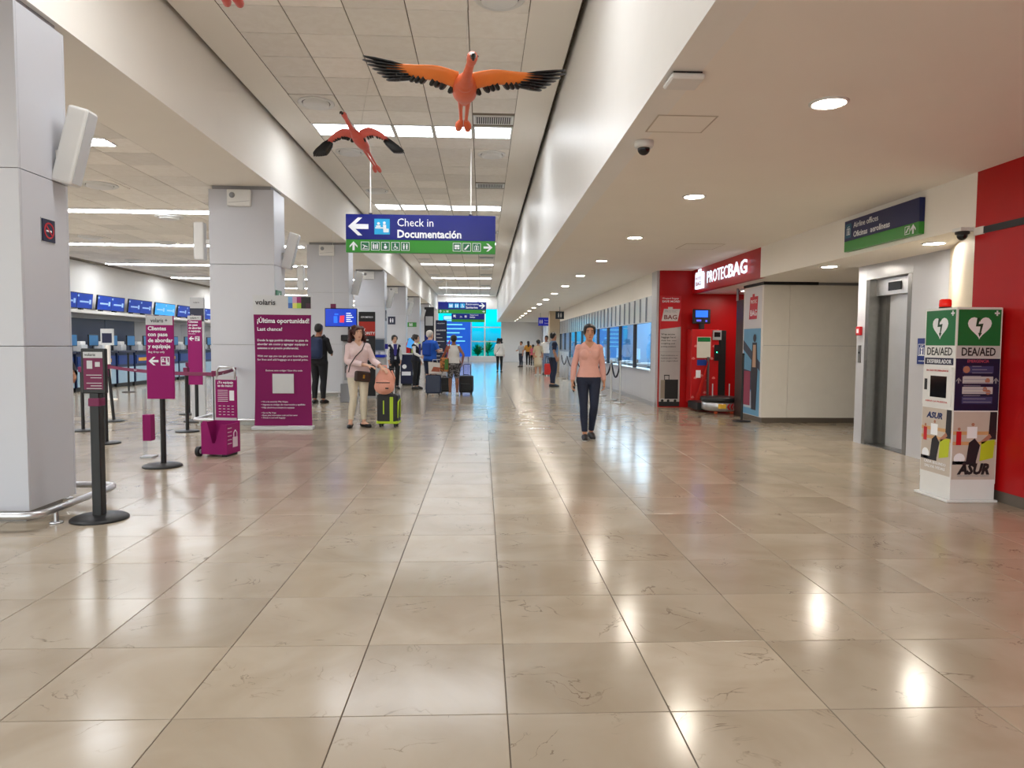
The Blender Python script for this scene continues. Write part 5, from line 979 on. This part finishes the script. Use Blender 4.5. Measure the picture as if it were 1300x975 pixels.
t = thing('tote_bag', 'colourful patterned tote bag hanging at the side of the white tank top', 'bag', (-.98, 18.0, .62)); MB().box(-.10, .12, -.05, .05, 0, .36, bev=.03).build('bag', mat('tote_pattern', (150, 96, 48), .7, var=.6, nscale=16, hard=True), t); MB().rect(.02, .11, .05, .32, -.05).build('green_panel', mat('tote_green', (70, 120, 50), .7, var=.4, nscale=20), t); MB().tube([(-.05, 0, .35), (.10, .02, .72), (.14, .04, .80)], .012, 8).tube([(.07, 0, .35), (.14, .03, .74), (.15, .05, .80)], .012, 8).build('strap', mat('tote_strap', (176, 66, 40), .6), t)

# ---- people
SKIN = {'tan': mat('skin_tan', (188, 134, 104), .5, var=.06, nscale=12), 'light': mat('skin_light', (214, 168, 142), .5, var=.06, nscale=12), 'brown': mat('skin_brown', (150, 98, 72), .5, var=.06, nscale=12)}
M_LIPS = mat('lips', (168, 84, 80), .4); M_EYE = mat('eye_white', (190, 176, 166), .5); M_IRIS = mat('iris', (38, 24, 18), .3)
def fabric(name, rgb, var=.08, ns=14): return mat(name, rgb, .8, var=var, nscale=ns, bump=.25)
def person(label, loc, rz, H, skin, clothes, hair, pose=None, female=True, vox=.010, head_yaw=0.0, head_tilt=0.0, wide=1.0, curl=.5, shoe=None, garments=(), extras=None):
    J = {'shL': (.148 if female else .178, .012, 1.36), 'elL': (.215, .03, 1.13), 'wrL': (.225, -.03, .885), 'hipL': (.088, 0, .90), 'knL': (.095, -.015, .49), 'anL': (.10, .025, .085), 'toeL': 0.15,
         'shR': (-.148 if female else -.178, .012, 1.36), 'elR': (-.215, .03, 1.13), 'wrR': (-.225, -.03, .885), 'hipR': (-.088, 0, .90), 'knR': (-.095, -.015, .49), 'anR': (-.10, .025, .085), 'toeR': -.15}
    if pose: J.update(pose)
    s = H/1.70; t = thing('person', label, 'person', loc, rz)
    mb = MB(); lab = []
    def mark(name): lab.extend([name]*(len(mb.v)-len(lab)))
    # torso: elliptical rings
    if female: rings = [(.83, .10, .07, 0), (.87, .165*wide, .105*wide, .01), (.94, .178*wide, .115*wide, .012), (1.02, .150*wide, .100*wide, .0), (1.09, .128*wide, .088*wide, -.005), (1.17, .138*wide, .094*wide, -.005), (1.26, .155*wide, .108*wide, -.008), (1.32, .155, .104, 0), (1.375, .145, .085, .008), (1.415, .105, .07, .015), (1.45, .062, .06, .018), (1.475, .052, .052, .018)]
    else: rings = [(.83, .10, .07, 0), (.87, .155*wide, .105*wide, .005), (.94, .165*wide, .11*wide, .01), (1.03, .155*wide, .105*wide*1.03, -.005), (1.12, .155*wide, .108*wide, -.01), (1.22, .168*wide, .115*wide, -.008), (1.31, .178, .118, 0), (1.375, .168, .10, .005), (1.42, .12, .078, .012), (1.455, .072, .066, .014), (1.48, .06, .058, .014)]
    sg = 22; vs = [(rx*math.cos(2*PI*k/sg), cy+ry*math.sin(2*PI*k/sg), z) for z, rx, ry, cy in rings for k in range(sg)]; n = len(rings)
    mb.add(vs, [(i*sg+k, i*sg+(k+1) % sg, (i+1)*sg+(k+1) % sg, (i+1)*sg+k) for i in range(n-1) for k in range(sg)]+[tuple(range(sg-1, -1, -1)), tuple(range((n-1)*sg, n*sg))], 0, True)
    if female:
        for sx in (-1, 1): mb.ell((sx*.066, -.068, 1.262), (.072, .055, .075), 14, 10)
    for sx in (-1, 1): mb.ell((sx*.075, .055, .90), (.085*wide, .075, .085), 12, 8)
    mark('torso')
    bones = {}
    for S, sx in (('L', 1), ('R', -1)):
        sh, el, wr = (Vector(J[k+S]) for k in ('sh', 'el', 'wr')); mid = (el*.65+wr*.35)
        k = 1.0 if female else 1.12
        limb(mb, [sh, sh.lerp(el, .45), el, mid, wr], [.046*k, .043*k, .036*k, .037*k, .025*k], 12, 4); mb.ell(sh, (.052*k, .054*k, .05*k), 12, 8); mark('arm'+S); bones['arm'+S] = [sh, el, wr]
        hp, kn, an = (Vector(J[k_+S]) for k_ in ('hip', 'kn', 'an')); calf = kn.lerp(an, .35)+Vector((0, .018, 0))
        limb(mb, [hp+Vector((0, 0, -.02)), hp.lerp(kn, .45), kn, calf, kn.lerp(an, .75), an], [.092*wide, .074*wide, .053, .054, .04, .034], 14, 4); mark('leg'+S); bones['leg'+S] = [hp, kn, an]
        a = J['toe'+S]; fd = Vector((math.sin(a), -math.cos(a), 0)); drop = min(an.z-.085, .06)
        heel = an+Vector((0, 0, -.045))-fd*.045; ball = an+fd*.11+Vector((0, 0, -.055-drop*.6)); toe = an+fd*.165+Vector((0, 0, -.06-drop*.8))
        b0 = len(mb.v); limb(mb, [heel, an+fd*.03+Vector((0, 0, -.035)), ball, toe], [.036, .042, .036, .024], 12, 4)
        mark('foot'+S); bones['foot'+S] = [heel, toe]
        # hand: palm, four fingers, thumb
        fw = (wr-el).normalized(); inn = Vector((-sx, 0, 0)); inn = (inn-fw*inn.dot(fw)).normalized() if abs(fw.x) < .9 else Vector((0, 0, -1)); inn = Vector(J.get('palm'+S, inn)); inn = (inn-fw*inn.dot(fw)).normalized(); side = fw.cross(inn).normalized()
        if side.y > 0: side = -side           # towards the front: thumb side
        kn_ = wr+fw*.085
        for q in range(4):
            o_ = side*(.030-.020*q); limb(mb, [wr+o_*.5+fw*.01, kn_+o_], [.017, .012], 8, 2)
            L_ = (.070, .078, .073, .056)[q]; c1 = kn_+o_+(fw*(1-curl*.5)+inn*curl*.7).normalized()*L_*.5; c2 = c1+(fw*(1-curl*1.4)+inn*curl*1.1).normalized()*L_*.5; limb(mb, [kn_+o_, c1, c2], [.0105, .0095, .008], 8, 2)
        th = wr+fw*.025+side*.026; t1 = th+(fw*.7+side*.6+inn*.35).normalized()*.042; limb(mb, [wr+fw*.01+side*.012, th, t1, t1+(fw*.9+inn*.5).normalized()*.03], [.016, .014, .011, .009], 8, 2)
        mark('hand'+S); bones['hand'+S] = [wr, kn_]
    # head and neck
    hr = Matrix.Rotation(head_yaw, 3, 'Z') @ Matrix.Rotation(head_tilt, 3, 'X'); hc = Vector((0, .005, 1.468))
    def hp_(v): return hr @ (Vector(v)*1.06)+hc
    limb(mb, [(0, .02, 1.42), (0, .015, 1.48), hp_((0, .015, .06))], [.056, .048, .05], 12, 3); mark('neck')
    hrings = [(-.002, .022, -.078, -.035), (.012, .036, -.086, -.01), (.035, .050, -.090, .03), (.06, .060, -.092, .062), (.09, .067, -.091, .084), (.12, .0715, -.089, .096), (.15, .073, -.089, .10), (.18, .069, -.082, .093), (.205, .055, -.062, .075), (.22, .034, -.034, .048), (.226, .01, -.004, .02)]
    vs = []
    for z, rx, yf, yb_ in hrings:
        cy_, ry = (yf+yb_)/2, (yb_-yf)/2
        for k in range(20): vs.append(hp_((rx*math.cos(2*PI*k/20), cy_+ry*math.sin(2*PI*k/20), z)))
    n = len(hrings); mb.add(vs, [(i*20+k, i*20+(k+1) % 20, (i+1)*20+(k+1) % 20, (i+1)*20+k) for i in range(n-1) for k in range(20)]+[tuple(range(19, -1, -1)), tuple(range((n-1)*20, n*20))], 0, True)
    limb(mb, [hp_((0, -.086, .128)), hp_((0, -.098, .105)), hp_((0, -.108, .086))], [.008, .010, .013], 8, 2)
    for sx in (-1, 1): mb.ell(hp_((sx*.073, .012, .105)), (.010, .020, .030), 8, 6)
    mb.ell(hp_((0, -.088, .046)), (.022, .010, .010), 10, 6); mark('head')
    me = fuse(mb, vox/s*1.0, 4, 'body'); me.materials.append(SKIN[skin])
    # labels for clothing
    kd = KDTree(len(mb.v))
    for i, v in enumerate(mb.v): kd.insert(v, i)
    kd.balance(); vl = []; vt = []
    for v in me.vertices:
        l = lab[kd.find(v.co)[1]]; vl.append(l); tt = 0.0
        if l in bones and len(bones[l]) == 3:
            a, b, c = bones[l]; u1 = max(0, min(1, (v.co-a).dot(b-a)/(b-a).length_squared)); u2 = max(0, min(1, (v.co-b).dot(c-b)/(c-b).length_squared)); tt = u1 if u1 < 1 else 1+u2
        elif l.startswith('hand'): tt = 2.2
        vt.append(tt)
    body = bpy.data.objects.new('body', me); COL.objects.link(body); body.parent = t; body.scale = (s, s, s)
    for nm, off, m, sel in clothes:
        keep = [sel(vl[v.index], vt[v.index], v.co) for v in me.vertices]; remap = {}; vs = []; fs = []
        for f in me.polygons:
            if all(keep[i] for i in f.vertices):
                for i in f.vertices:
                    if i not in remap: remap[i] = len(vs); v = me.vertices[i]; vs.append(v.co+v.normal*off)
                fs.append([remap[i] for i in f.vertices])
        if fs: o = MB().add(vs, fs, 0, True).build(nm, m, t); o.scale = (s, s, s)
    for nm, m, fn in garments: g_ = MB(); fn(g_); o = g_.build(nm, m, t); o.scale = (s, s, s)
    # face details and hair
    f = MB(); ir = MB(); br = MB()
    for sx in (-1, 1):
        f.ell(hp_((sx*.030, -.0835, .118)), (.0115, .006, .0055), 10, 6); ir.ell(hp_((sx*.030, -.0895, .118)), (.006, .003, .0065), 8, 6)
        br.tube([hp_((sx*.014, -.091, .138)), hp_((sx*.030, -.0915, .143)), hp_((sx*.048, -.082, .138))], .0042, 6)
    for g_, nm, m in ((f, 'eye_whites', M_EYE), (ir, 'irises', M_IRIS), (br, 'eyebrows', M_IRIS)): o = g_.build(nm, m, t); o.scale = (s, s, s)
    lp = MB().ell(hp_((0, -.0955, .048)), (.021, .007, .0075), 10, 6).build('lips', M_LIPS, t); lp.scale = (s, s, s)
    hb = MB(); style, hm = hair
    hb.ell(hp_((0, .017, .172)), (.084, .1055, .073), 18, 12, rot=hr); hb.ell(hp_((0, .028, .140)), (.088, .094, .10), 18, 12, rot=hr)
    if female:
        for sx in (-1, 1): hb.ell(hp_((sx*.066, -.018, .142)), (.026, .058, .068), 12, 8, rot=hr)
    if style == 'bun': hb.ell(hp_((0, .06, .10)), (.075, .07, .07), 14, 9, rot=hr); hb.ell(hp_((0, .135, .12)), (.04, .035, .04))
    elif style == 'tail': hb.ell(hp_((0, .06, .10)), (.076, .07, .075), 14, 9, rot=hr); limb(hb, [hp_((0, .11, .12)), hp_((0, .15, .05)), hp_((0, .13, -.08))], [.03, .03, .018], 10, 3)
    elif style == 'short': hb.ell(hp_((0, .05, .11)), (.078, .068, .065), 14, 9, rot=hr)
    elif style == 'long': limb(hb, [hp_((0, .06, .13)), hp_((0, .085, .03)), hp_((0, .085, -.12))], [.085, .085, .06], 14, 3)
    elif style in ('curly', 'afro'):
        rnd = random.Random(len(label)); zb = -.10 if style == 'curly' else .0
        for k in range(90 if style == 'curly' else 60):
            z = rnd.uniform(zb, .22); a = rnd.uniform(-.05, PI+.05) if z < .17 else rnd.uniform(0, 2*PI)
            R_ = (.095 if z < .17 else .07)*rnd.uniform(.9, 1.15)+(.035 if z < .05 else .015); hb.ell(hp_((R_*math.cos(a), .025+R_*math.sin(a)*1.05, z)), (rnd.uniform(.024, .04),)*3, 8, 6)
    hme = fuse(hb, .008 if style in ('curly', 'afro') else .009, 1 if style in ('curly', 'afro') else 3, 'hair'); hme.materials.append(hm); ho = bpy.data.objects.new('hair', hme); COL.objects.link(ho); ho.parent = t; ho.scale = (s, s, s)
    if extras: extras(t, s, J, hp_)
    return t
# clothing selectors
def top(zlo, sleeve=1.95, vneck=0.0, neck=1.445):
    def f(l, t, c):
        if l == 'torso' or l == 'neck':
            if c.z < zlo or c.z > neck: return False
            if vneck and c.y < -.0 and c.z > vneck and abs(c.x) < (c.z-vneck)*.75: return False
            return True
        if l.startswith('arm'): return t < sleeve
        return l.startswith('leg') and c.z > zlo
    return f
def vest(zlo, vneck=1.15):
    b = top(zlo, .12, 0, 1.43)
    return lambda l, t, c: b(l, t, c) and not (c.y < 0 and c.z > vneck and abs(c.x) < (c.z-vneck)*.42)
def pants(zhi, leg=1.93): return lambda l, t, c: (l == 'torso' and c.z < zhi) or (l.startswith('leg') and t < leg and c.z < zhi) 
def shoes(h=.085): return lambda l, t, c: l.startswith('foot') or (l.startswith('leg') and t > 1.5 and c.z < h)
HB = mat('hair_black', (18, 14, 13), .45, var=.2, nscale=40); HR = mat('hair_auburn', (66, 30, 26), .5, var=.3, nscale=40); HW = mat('hair_white', (206, 198, 188), .6, var=.1); HD = mat('hair_dark_brown', (34, 24, 20), .5, var=.2)
BLK = fabric('cloth_black', (18, 19, 24)); JEAN = fabric('cloth_jeans', (24, 32, 54), .2, 30); SHB = mat('shoe_black', (20, 18, 20), .5); SHW = mat('shoe_white', (210, 206, 200), .6); WHT = fabric('cloth_white', (224, 222, 218))

def ex_phone(t, s, J, hp_):
    w = Vector(J['wrR']); o = MB().box(-.006, .006, -.045, .035, -.15, -.01, bev=.003).build('phone', M_BLACKG, None); o.parent = t; o.location = (w+Vector((.028, -.03, 0)))*s; o.rotation_euler = (.5, 0, .2)
    k = MB().tube([hp_((-.03, -.03, -.06)), Vector((0, -.085, 1.36)), hp_((.03, -.03, -.06))], .0025, 6).build('necklace', mat('gold', (206, 160, 70), .3, metal=1), t); k.scale = (s, s, s)
    b = MB()
    for q in range(4): b.ell((0, -.118+.006*q, 1.30-.035*q), (.005, .004, .005), 8, 5)
    b = b.build('buttons', M_LGREY, t); b.scale = (s, s, s)
person('woman in pink long-sleeved top and dark jeans walking with a phone', (1.50, 9.82, 0), -.03, 1.62, 'tan', [
    ('blouse', .009, fabric('cloth_rose', (214, 160, 148)), top(.93, 1.93, 1.355)), ('jeans', .007, JEAN, pants(.965, 1.9)), ('shoes', .010, SHB, shoes(.075)), ('shoe_soles', .013, SHW, lambda l, t, c: l.startswith('foot') and c.z < .026)],
    ('bun', HB), dict(elR=(-.215, .03, 1.10), wrR=(-.245, -.04, .865), elL=(.205, .05, 1.10), wrL=(.225, .01, .865), knR=(-.075, -.05, .49), anR=(-.055, -.06, .085), knL=(.075, -.07, .50), anL=(.055, .10, .10), toeR=-.05, toeL=.12), True, .0075, 0, .03, 1.0, .55, extras=ex_phone)
def ex_handbag(t, s, J, hp_):
    b = MB().box(-.25, .03, -.245, -.165, .77, .95, bev=.03).build('handbag', mat('bag_brown', (52, 34, 28), .45, var=.3, nscale=40), t); b.scale = (s, s, s); b.rotation_euler = (0, .10, .25)
    c = MB().box(-.12, -.09, -.253, -.244, .83, .89).build('handbag_clasp', mat('gold', (206, 160, 70), .3, metal=1), t); c.scale = (s, s, s); c.rotation_euler = (0, .10, .25)
    st = MB().tube([(-.20, -.19, .94), (-.17, -.175, 1.06), (-.08, -.175, 1.20), (.03, -.165, 1.31), (.09, -.10, 1.415), (.09, .0, 1.455), (.09, .10, 1.40), (-.04, .15, 1.22), (-.20, .08, 1.02), (-.23, -.10, .93)], .009, 6).build('handbag_strap', mat('bag_strap', (60, 42, 34), .5), t); st.scale = (s, s, s)
person('woman with auburn curly hair, pale blouse, cream trousers and brown handbag', (-1.98, 11.28, 0), .38, 1.60, 'light', [
    ('blouse', .020, fabric('cloth_blush', (224, 200, 200)), top(.84, 1.75, 1.36)), ('trousers', .008, fabric('cloth_cream', (216, 206, 184)), pants(.96, 1.88)), ('shoes', .009, SHB, lambda l, t, c: l.startswith('foot') and c.z < .055)],
    ('curly', HR), dict(elL=(.24, -.06, 1.13), wrL=(.345, -.27, 1.015), palmL=(0, 0, -1), elR=(-.19, -.06, 1.12), wrR=(.10, -.28, 1.05), palmR=(0, 0, -1), knR=(-.09, -.03, .49), anR=(-.14, -.02, .085), knL=(.08, -.06, .49), anL=(.09, -.02, .085), toeR=-.35, toeL=.45), True, .008, .05, -.05, 1.05, .35, extras=ex_handbag)
def ex_backpack(t, s, J, hp_):
    b = MB(); b.box(-.16, .16, .10, .26, .96, 1.42, bev=.06); b.ell((0, .22, 1.10), (.13, .07, .14)); me = fuse(b, .014, 3, 'backpack'); me.materials.append(fabric('pack_navy', (30, 44, 76))); o = bpy.data.objects.new('backpack', me); COL.objects.link(o); o.parent = t; o.scale = (s, s, s)
    k = MB()
    for sx in (-1, 1): k.tube([(sx*.11, .12, 1.42), (sx*.12, 0, 1.475), (sx*.13, -.12, 1.36), (sx*.14, -.06, 1.12), (sx*.14, .11, 1.02)], .016, 6)
    k = k.build('backpack_straps', M_BLACK, t); k.scale = (s, s, s)
person('man in black clothes with a navy backpack, back turned at the kiosk', (-3.60, 15.64, 0), PI-.25, 1.74, 'brown', [('shirt', .014, BLK, top(.92, 1.3)), ('trousers', .016, BLK, pants(.95, 1.95)), ('shoes', .012, SHB, shoes(.08))], ('short', HB), dict(elL=(.24, -.06, 1.14), wrL=(.16, -.28, 1.12), elR=(-.24, -.04, 1.13), wrR=(-.17, -.26, 1.08)), False, .011, 0, .12, 1.08, extras=ex_backpack)
def ex_scarf(t, s, J, hp_):
    o = MB().prism([(-.06, 1.43), (.06, 1.43), (.045, 1.12), (0, 1.05), (-.045, 1.12)], 'Y', -.135, -.118).build('scarf', fabric('scarf_violet', (54, 48, 130)), t); o.scale = (s, s, s)
    o = MB().box(-.03, .03, -.15, -.137, .95, 1.04).build('badge', M_LGREY, t); o.scale = (s, s, s)
UNI = [('shirt', .006, WHT, top(.94, 1.93, 0, 1.455)), ('vest', .014, fabric('cloth_vest', (22, 26, 42)), vest(.90)), ('trousers', .013, BLK, pants(.95, 1.95)), ('shoes', .011, SHB, shoes(.08))]
person('check-in clerk in dark vest and violet scarf facing the corridor', (-2.56, 20.56, 0), .35, 1.56, 'light', UNI, ('bun', HB), dict(wrL=(.20, -.02, .90), wrR=(-.20, -.05, .90)), True, .011, .15, 0, 1.02, extras=ex_scarf)
person('check-in clerk in dark vest standing in profile beside the man in blue', (-1.93, 20.6, 0), 1.15, 1.58, 'light', UNI, ('bun', HD), dict(elR=(-.21, -.06, 1.13), wrR=(-.16, -.27, 1.02)), True, .011, .1, .05, 1.0, extras=ex_scarf)
def ex_daypack(t, s, J, hp_):
    b = MB().box(-.13, .13, .10, .22, 1.02, 1.40, bev=.05).build('daypack', fabric('pack_blue', (20, 70, 170)), t); b.scale = (s, s, s)
person('white-haired man in blue shirt and shorts talking with the clerk', (-1.42, 19.2, 0), 2.55, 1.68, 'light', [('shirt', .018, fabric('cloth_royal', (26, 88, 190)), top(.88, .75)), ('sleeve', .022, BLK, lambda l, t, c: l == 'armL' and t < .8), ('shorts', .018, fabric('cloth_shorts_navy', (30, 36, 60)), pants(.93, .95)), ('shoes', .011, SHW, shoes(.08))], ('short', HW), dict(elR=(-.25, -.05, 1.14), wrR=(-.18, -.27, 1.16), elL=(.24, .02, 1.12), wrL=(.25, -.06, .90)), False, .011, -.2, 0, 1.12, extras=ex_daypack)
person('person in white tank top and patterned shorts seen from behind', (-.74, 18.16, 0), PI+.1, 1.55, 'brown', [('tank_top', .014, WHT, lambda l, t, c: (l == 'torso' and .86 < c.z < 1.43 and abs(c.x) < .155) or (l.startswith('leg') and c.z > .86)), ('shorts', .018, mat('cloth_pattern', (100, 98, 100), .8, var=.75, nscale=22, hard=True), pants(.93, 1.02)), ('shoes', .011, SHW, shoes(.085))], ('short', HB), dict(elL=(.27, -.03, 1.16), wrL=(.36, -.12, .96), elR=(-.27, .06, 1.16), wrR=(-.25, -.05, .93)), True, .011, 0, .05, 1.18)
def ex_cross(t, s, J, hp_):
    o = MB().tube([(-.12, .02, 1.44), (-.02, .125, 1.28), (.13, .10, 1.02), (.17, .0, .92)], .010, 6).build('bag_strap', BLK, t); o.scale = (s, s, s); o = MB().box(.15, .21, -.1, .08, .82, .96, bev=.015).build('shoulder_bag', BLK, t); o.scale = (s, s, s)
person('distant woman in white jacket and black trousers walking to the window', (.80, 32.7, 0), PI-.1, 1.58, 'tan', [('jacket', .03, WHT, top(.84, 1.9)), ('trousers', .008, BLK, pants(.95, 1.95)), ('shoes', .011, SHB, shoes(.085))], ('afro', HB), dict(anL=(.09, .10, .10), anR=(-.08, -.08, .085)), True, .013, 0, 0, 1.0, extras=ex_cross)
person('man in blue-grey raglan shirt with navy sleeves and jeans standing sideways', (2.24, 22.05, 0), 1.75, 1.69, 'tan', [('shirt', .016, fabric('cloth_bluegrey', (110, 138, 166)), lambda l, t, c: top(.90, 0.0)(l, t, c)), ('raglan_sleeves', .019, fabric('cloth_navy', (26, 30, 52)), lambda l, t, c: (l.startswith('arm') and t < .85) or (l == 'torso' and c.z > 1.30 and abs(c.x) > .12)), ('jeans', .016, JEAN, pants(.945, 1.95)), ('shoes', .012, SHB, shoes(.085))], ('short', HB), dict(elR=(-.24, .05, 1.13), wrR=(-.20, -.05, .93), wrL=(.23, -.02, .89)), False, .011, .25, 0, 1.08)
def dress(g_):
    sg = 24; rr = [(.42, .19, .15), (.60, .185, .145), (.80, .18, .14), (.95, .178, .135), (1.08, .145, .11), (1.2, .16, .12), (1.35, .175, .115), (1.42, .13, .085)]
    vs = [(rx*math.cos(2*PI*k/sg)*(1+.03*math.sin(6*2*PI*k/sg)*(z < .9)), ry*math.sin(2*PI*k/sg), z) for z, rx, ry in rr for k in range(sg)]; n = len(rr)
    g_.add(vs, [(i*sg+k, i*sg+(k+1) % sg, (i+1)*sg+(k+1) % sg, (i+1)*sg+k) for i in range(n-1) for k in range(sg)]+[tuple(range(sg-1, -1, -1)), tuple(range((n-1)*sg, n*sg))], 0, True)
BEI = fabric('cloth_beige', (196, 178, 148))
person('woman in long beige dress seen from behind beside a red suitcase', (2.36, 29.7, 0), PI, 1.52, 'tan', [('sleeves', .012, BEI, lambda l, t, c: l.startswith('arm') and t < 1.2), ('shoes', .010, SHW, shoes(.07))], ('bun', HB), None, True, .014, .2, 0, 1.05, garments=[('dress', BEI, dress)])
person('man in white shirt and pale jeans facing the viewer near the beige dress', (2.82, 30.9, 0), -.2, 1.70, 'brown', [('shirt', .014, WHT, top(.90, 1.2)), ('jeans', .014, fabric('cloth_paleblue', (110, 128, 156)), pants(.95, 1.95)), ('shoes', .012, SHB, shoes(.085))], ('short', HB), None, False, .014)
person('distant person in grey shirt and dark trousers looking at a phone', (2.24, 40.7, 0), -.9, 1.48, 'tan', [('shirt', .015, fabric('cloth_grey', (176, 178, 184)), top(.90, .9)), ('trousers', .013, fabric('cloth_slate', (52, 58, 74)), pants(.95, 1.95)), ('shoes', .012, SHB, shoes(.085))], ('short', HB), dict(elR=(-.22, -.08, 1.12), wrR=(-.12, -.3, 1.08)), False, .014)
person('distant woman in orange shawl and black leggings', (2.72, 41.6, 0), PI, 1.50, 'tan', [('shawl', .035, fabric('cloth_orange', (206, 148, 62)), top(.98, 1.4)), ('leggings', .008, BLK, pants(1.0, 1.95)), ('shoes', .011, SHW, shoes(.085))], ('long', HD), dict(elL=(.28, -.05, 1.16), wrL=(.16, -.22, 1.12)), True, .014)
person('distant child in pink top close to the orange shawl', (2.95, 40.9, 0), PI-.2, 1.30, 'tan', [('top', .016, fabric('cloth_pink', (222, 110, 130)), top(.90, .8)), ('leggings', .008, BLK, pants(.95, 1.95)), ('shoes', .011, SHW, shoes(.085))], ('tail', HD), None, True, .014)
person('distant worker in yellow-green vest behind the service counter', (-2.55, 26.6, 0), .6, 1.66, 'tan', [('vest', .016, fabric('cloth_lime', (190, 206, 96)), top(.90, .5)), ('trousers', .013, fabric('cloth_slate', (52, 58, 74)), pants(.95, 1.95)), ('shoes', .012, SHB, shoes(.085))], ('short', HB), None, False, .014)
person('person in black mostly hidden behind the front column', (-4.50, 7.4, 0), 1.2, 1.68, 'tan', [('jacket', .02, BLK, top(.88, 1.9)), ('trousers', .014, BLK, pants(.95, 1.95)), ('shoes', .012, SHB, shoes(.085))], ('short', HB), dict(elR=(-.22, -.05, 1.12), wrR=(-.12, -.25, 1.0), elL=(.22, -.05, 1.12), wrL=(.12, -.25, 1.0)), False, .012)

# ---- planting outside the end window
M_LEAF = mat('leaf_green', (96, 140, 60), .6, var=.35, nscale=6)
def shrub(label, x, y, h, n, sd):
    rnd = random.Random(sd); t = thing('shrub', label, 'shrub', (x, y, -.02)); MB().cyl((0, 0, 0), (0, 0, h*.35), .05, seg=8).build('stem', mat('bark', (96, 78, 58), .8), t); f = MB()
    for k in range(n):
        a = rnd.uniform(0, 2*PI); el = rnd.uniform(.25, 1.35); L_ = h*rnd.uniform(.5, .8); d = Vector((math.cos(a)*math.cos(el), math.sin(a)*math.cos(el), math.sin(el))); s_ = d.cross(Vector((0, 0, 1))).normalized(); p = Vector((0, 0, h*.3)); w = .07
        m_ = p+d*L_*.55+Vector((0, 0, .05)); e = p+d*L_-Vector((0, 0, L_*.15)); f.add([p-s_*.01, p+s_*.01, m_+s_*w, m_-s_*w, e], [(0, 1, 2, 3), (3, 2, 4)])
    o = f.build('foliage', M_LEAF, t); o['kind'] = 'stuff'
for k, (x, y, h, lab_) in enumerate([(-.35, 55.5, 1.5, 'green palm shrub outside behind the window mullion'), (.45, 58.5, 1.9, 'taller green palm shrub outside the right half of the end window'), (1.3, 55.2, 1.0, 'low green shrub outside beside the right window edge'), (-1.6, 58, 1.6, 'green shrub outside behind the blue directory board')]): shrub(lab_, x, y, h, 70, k)
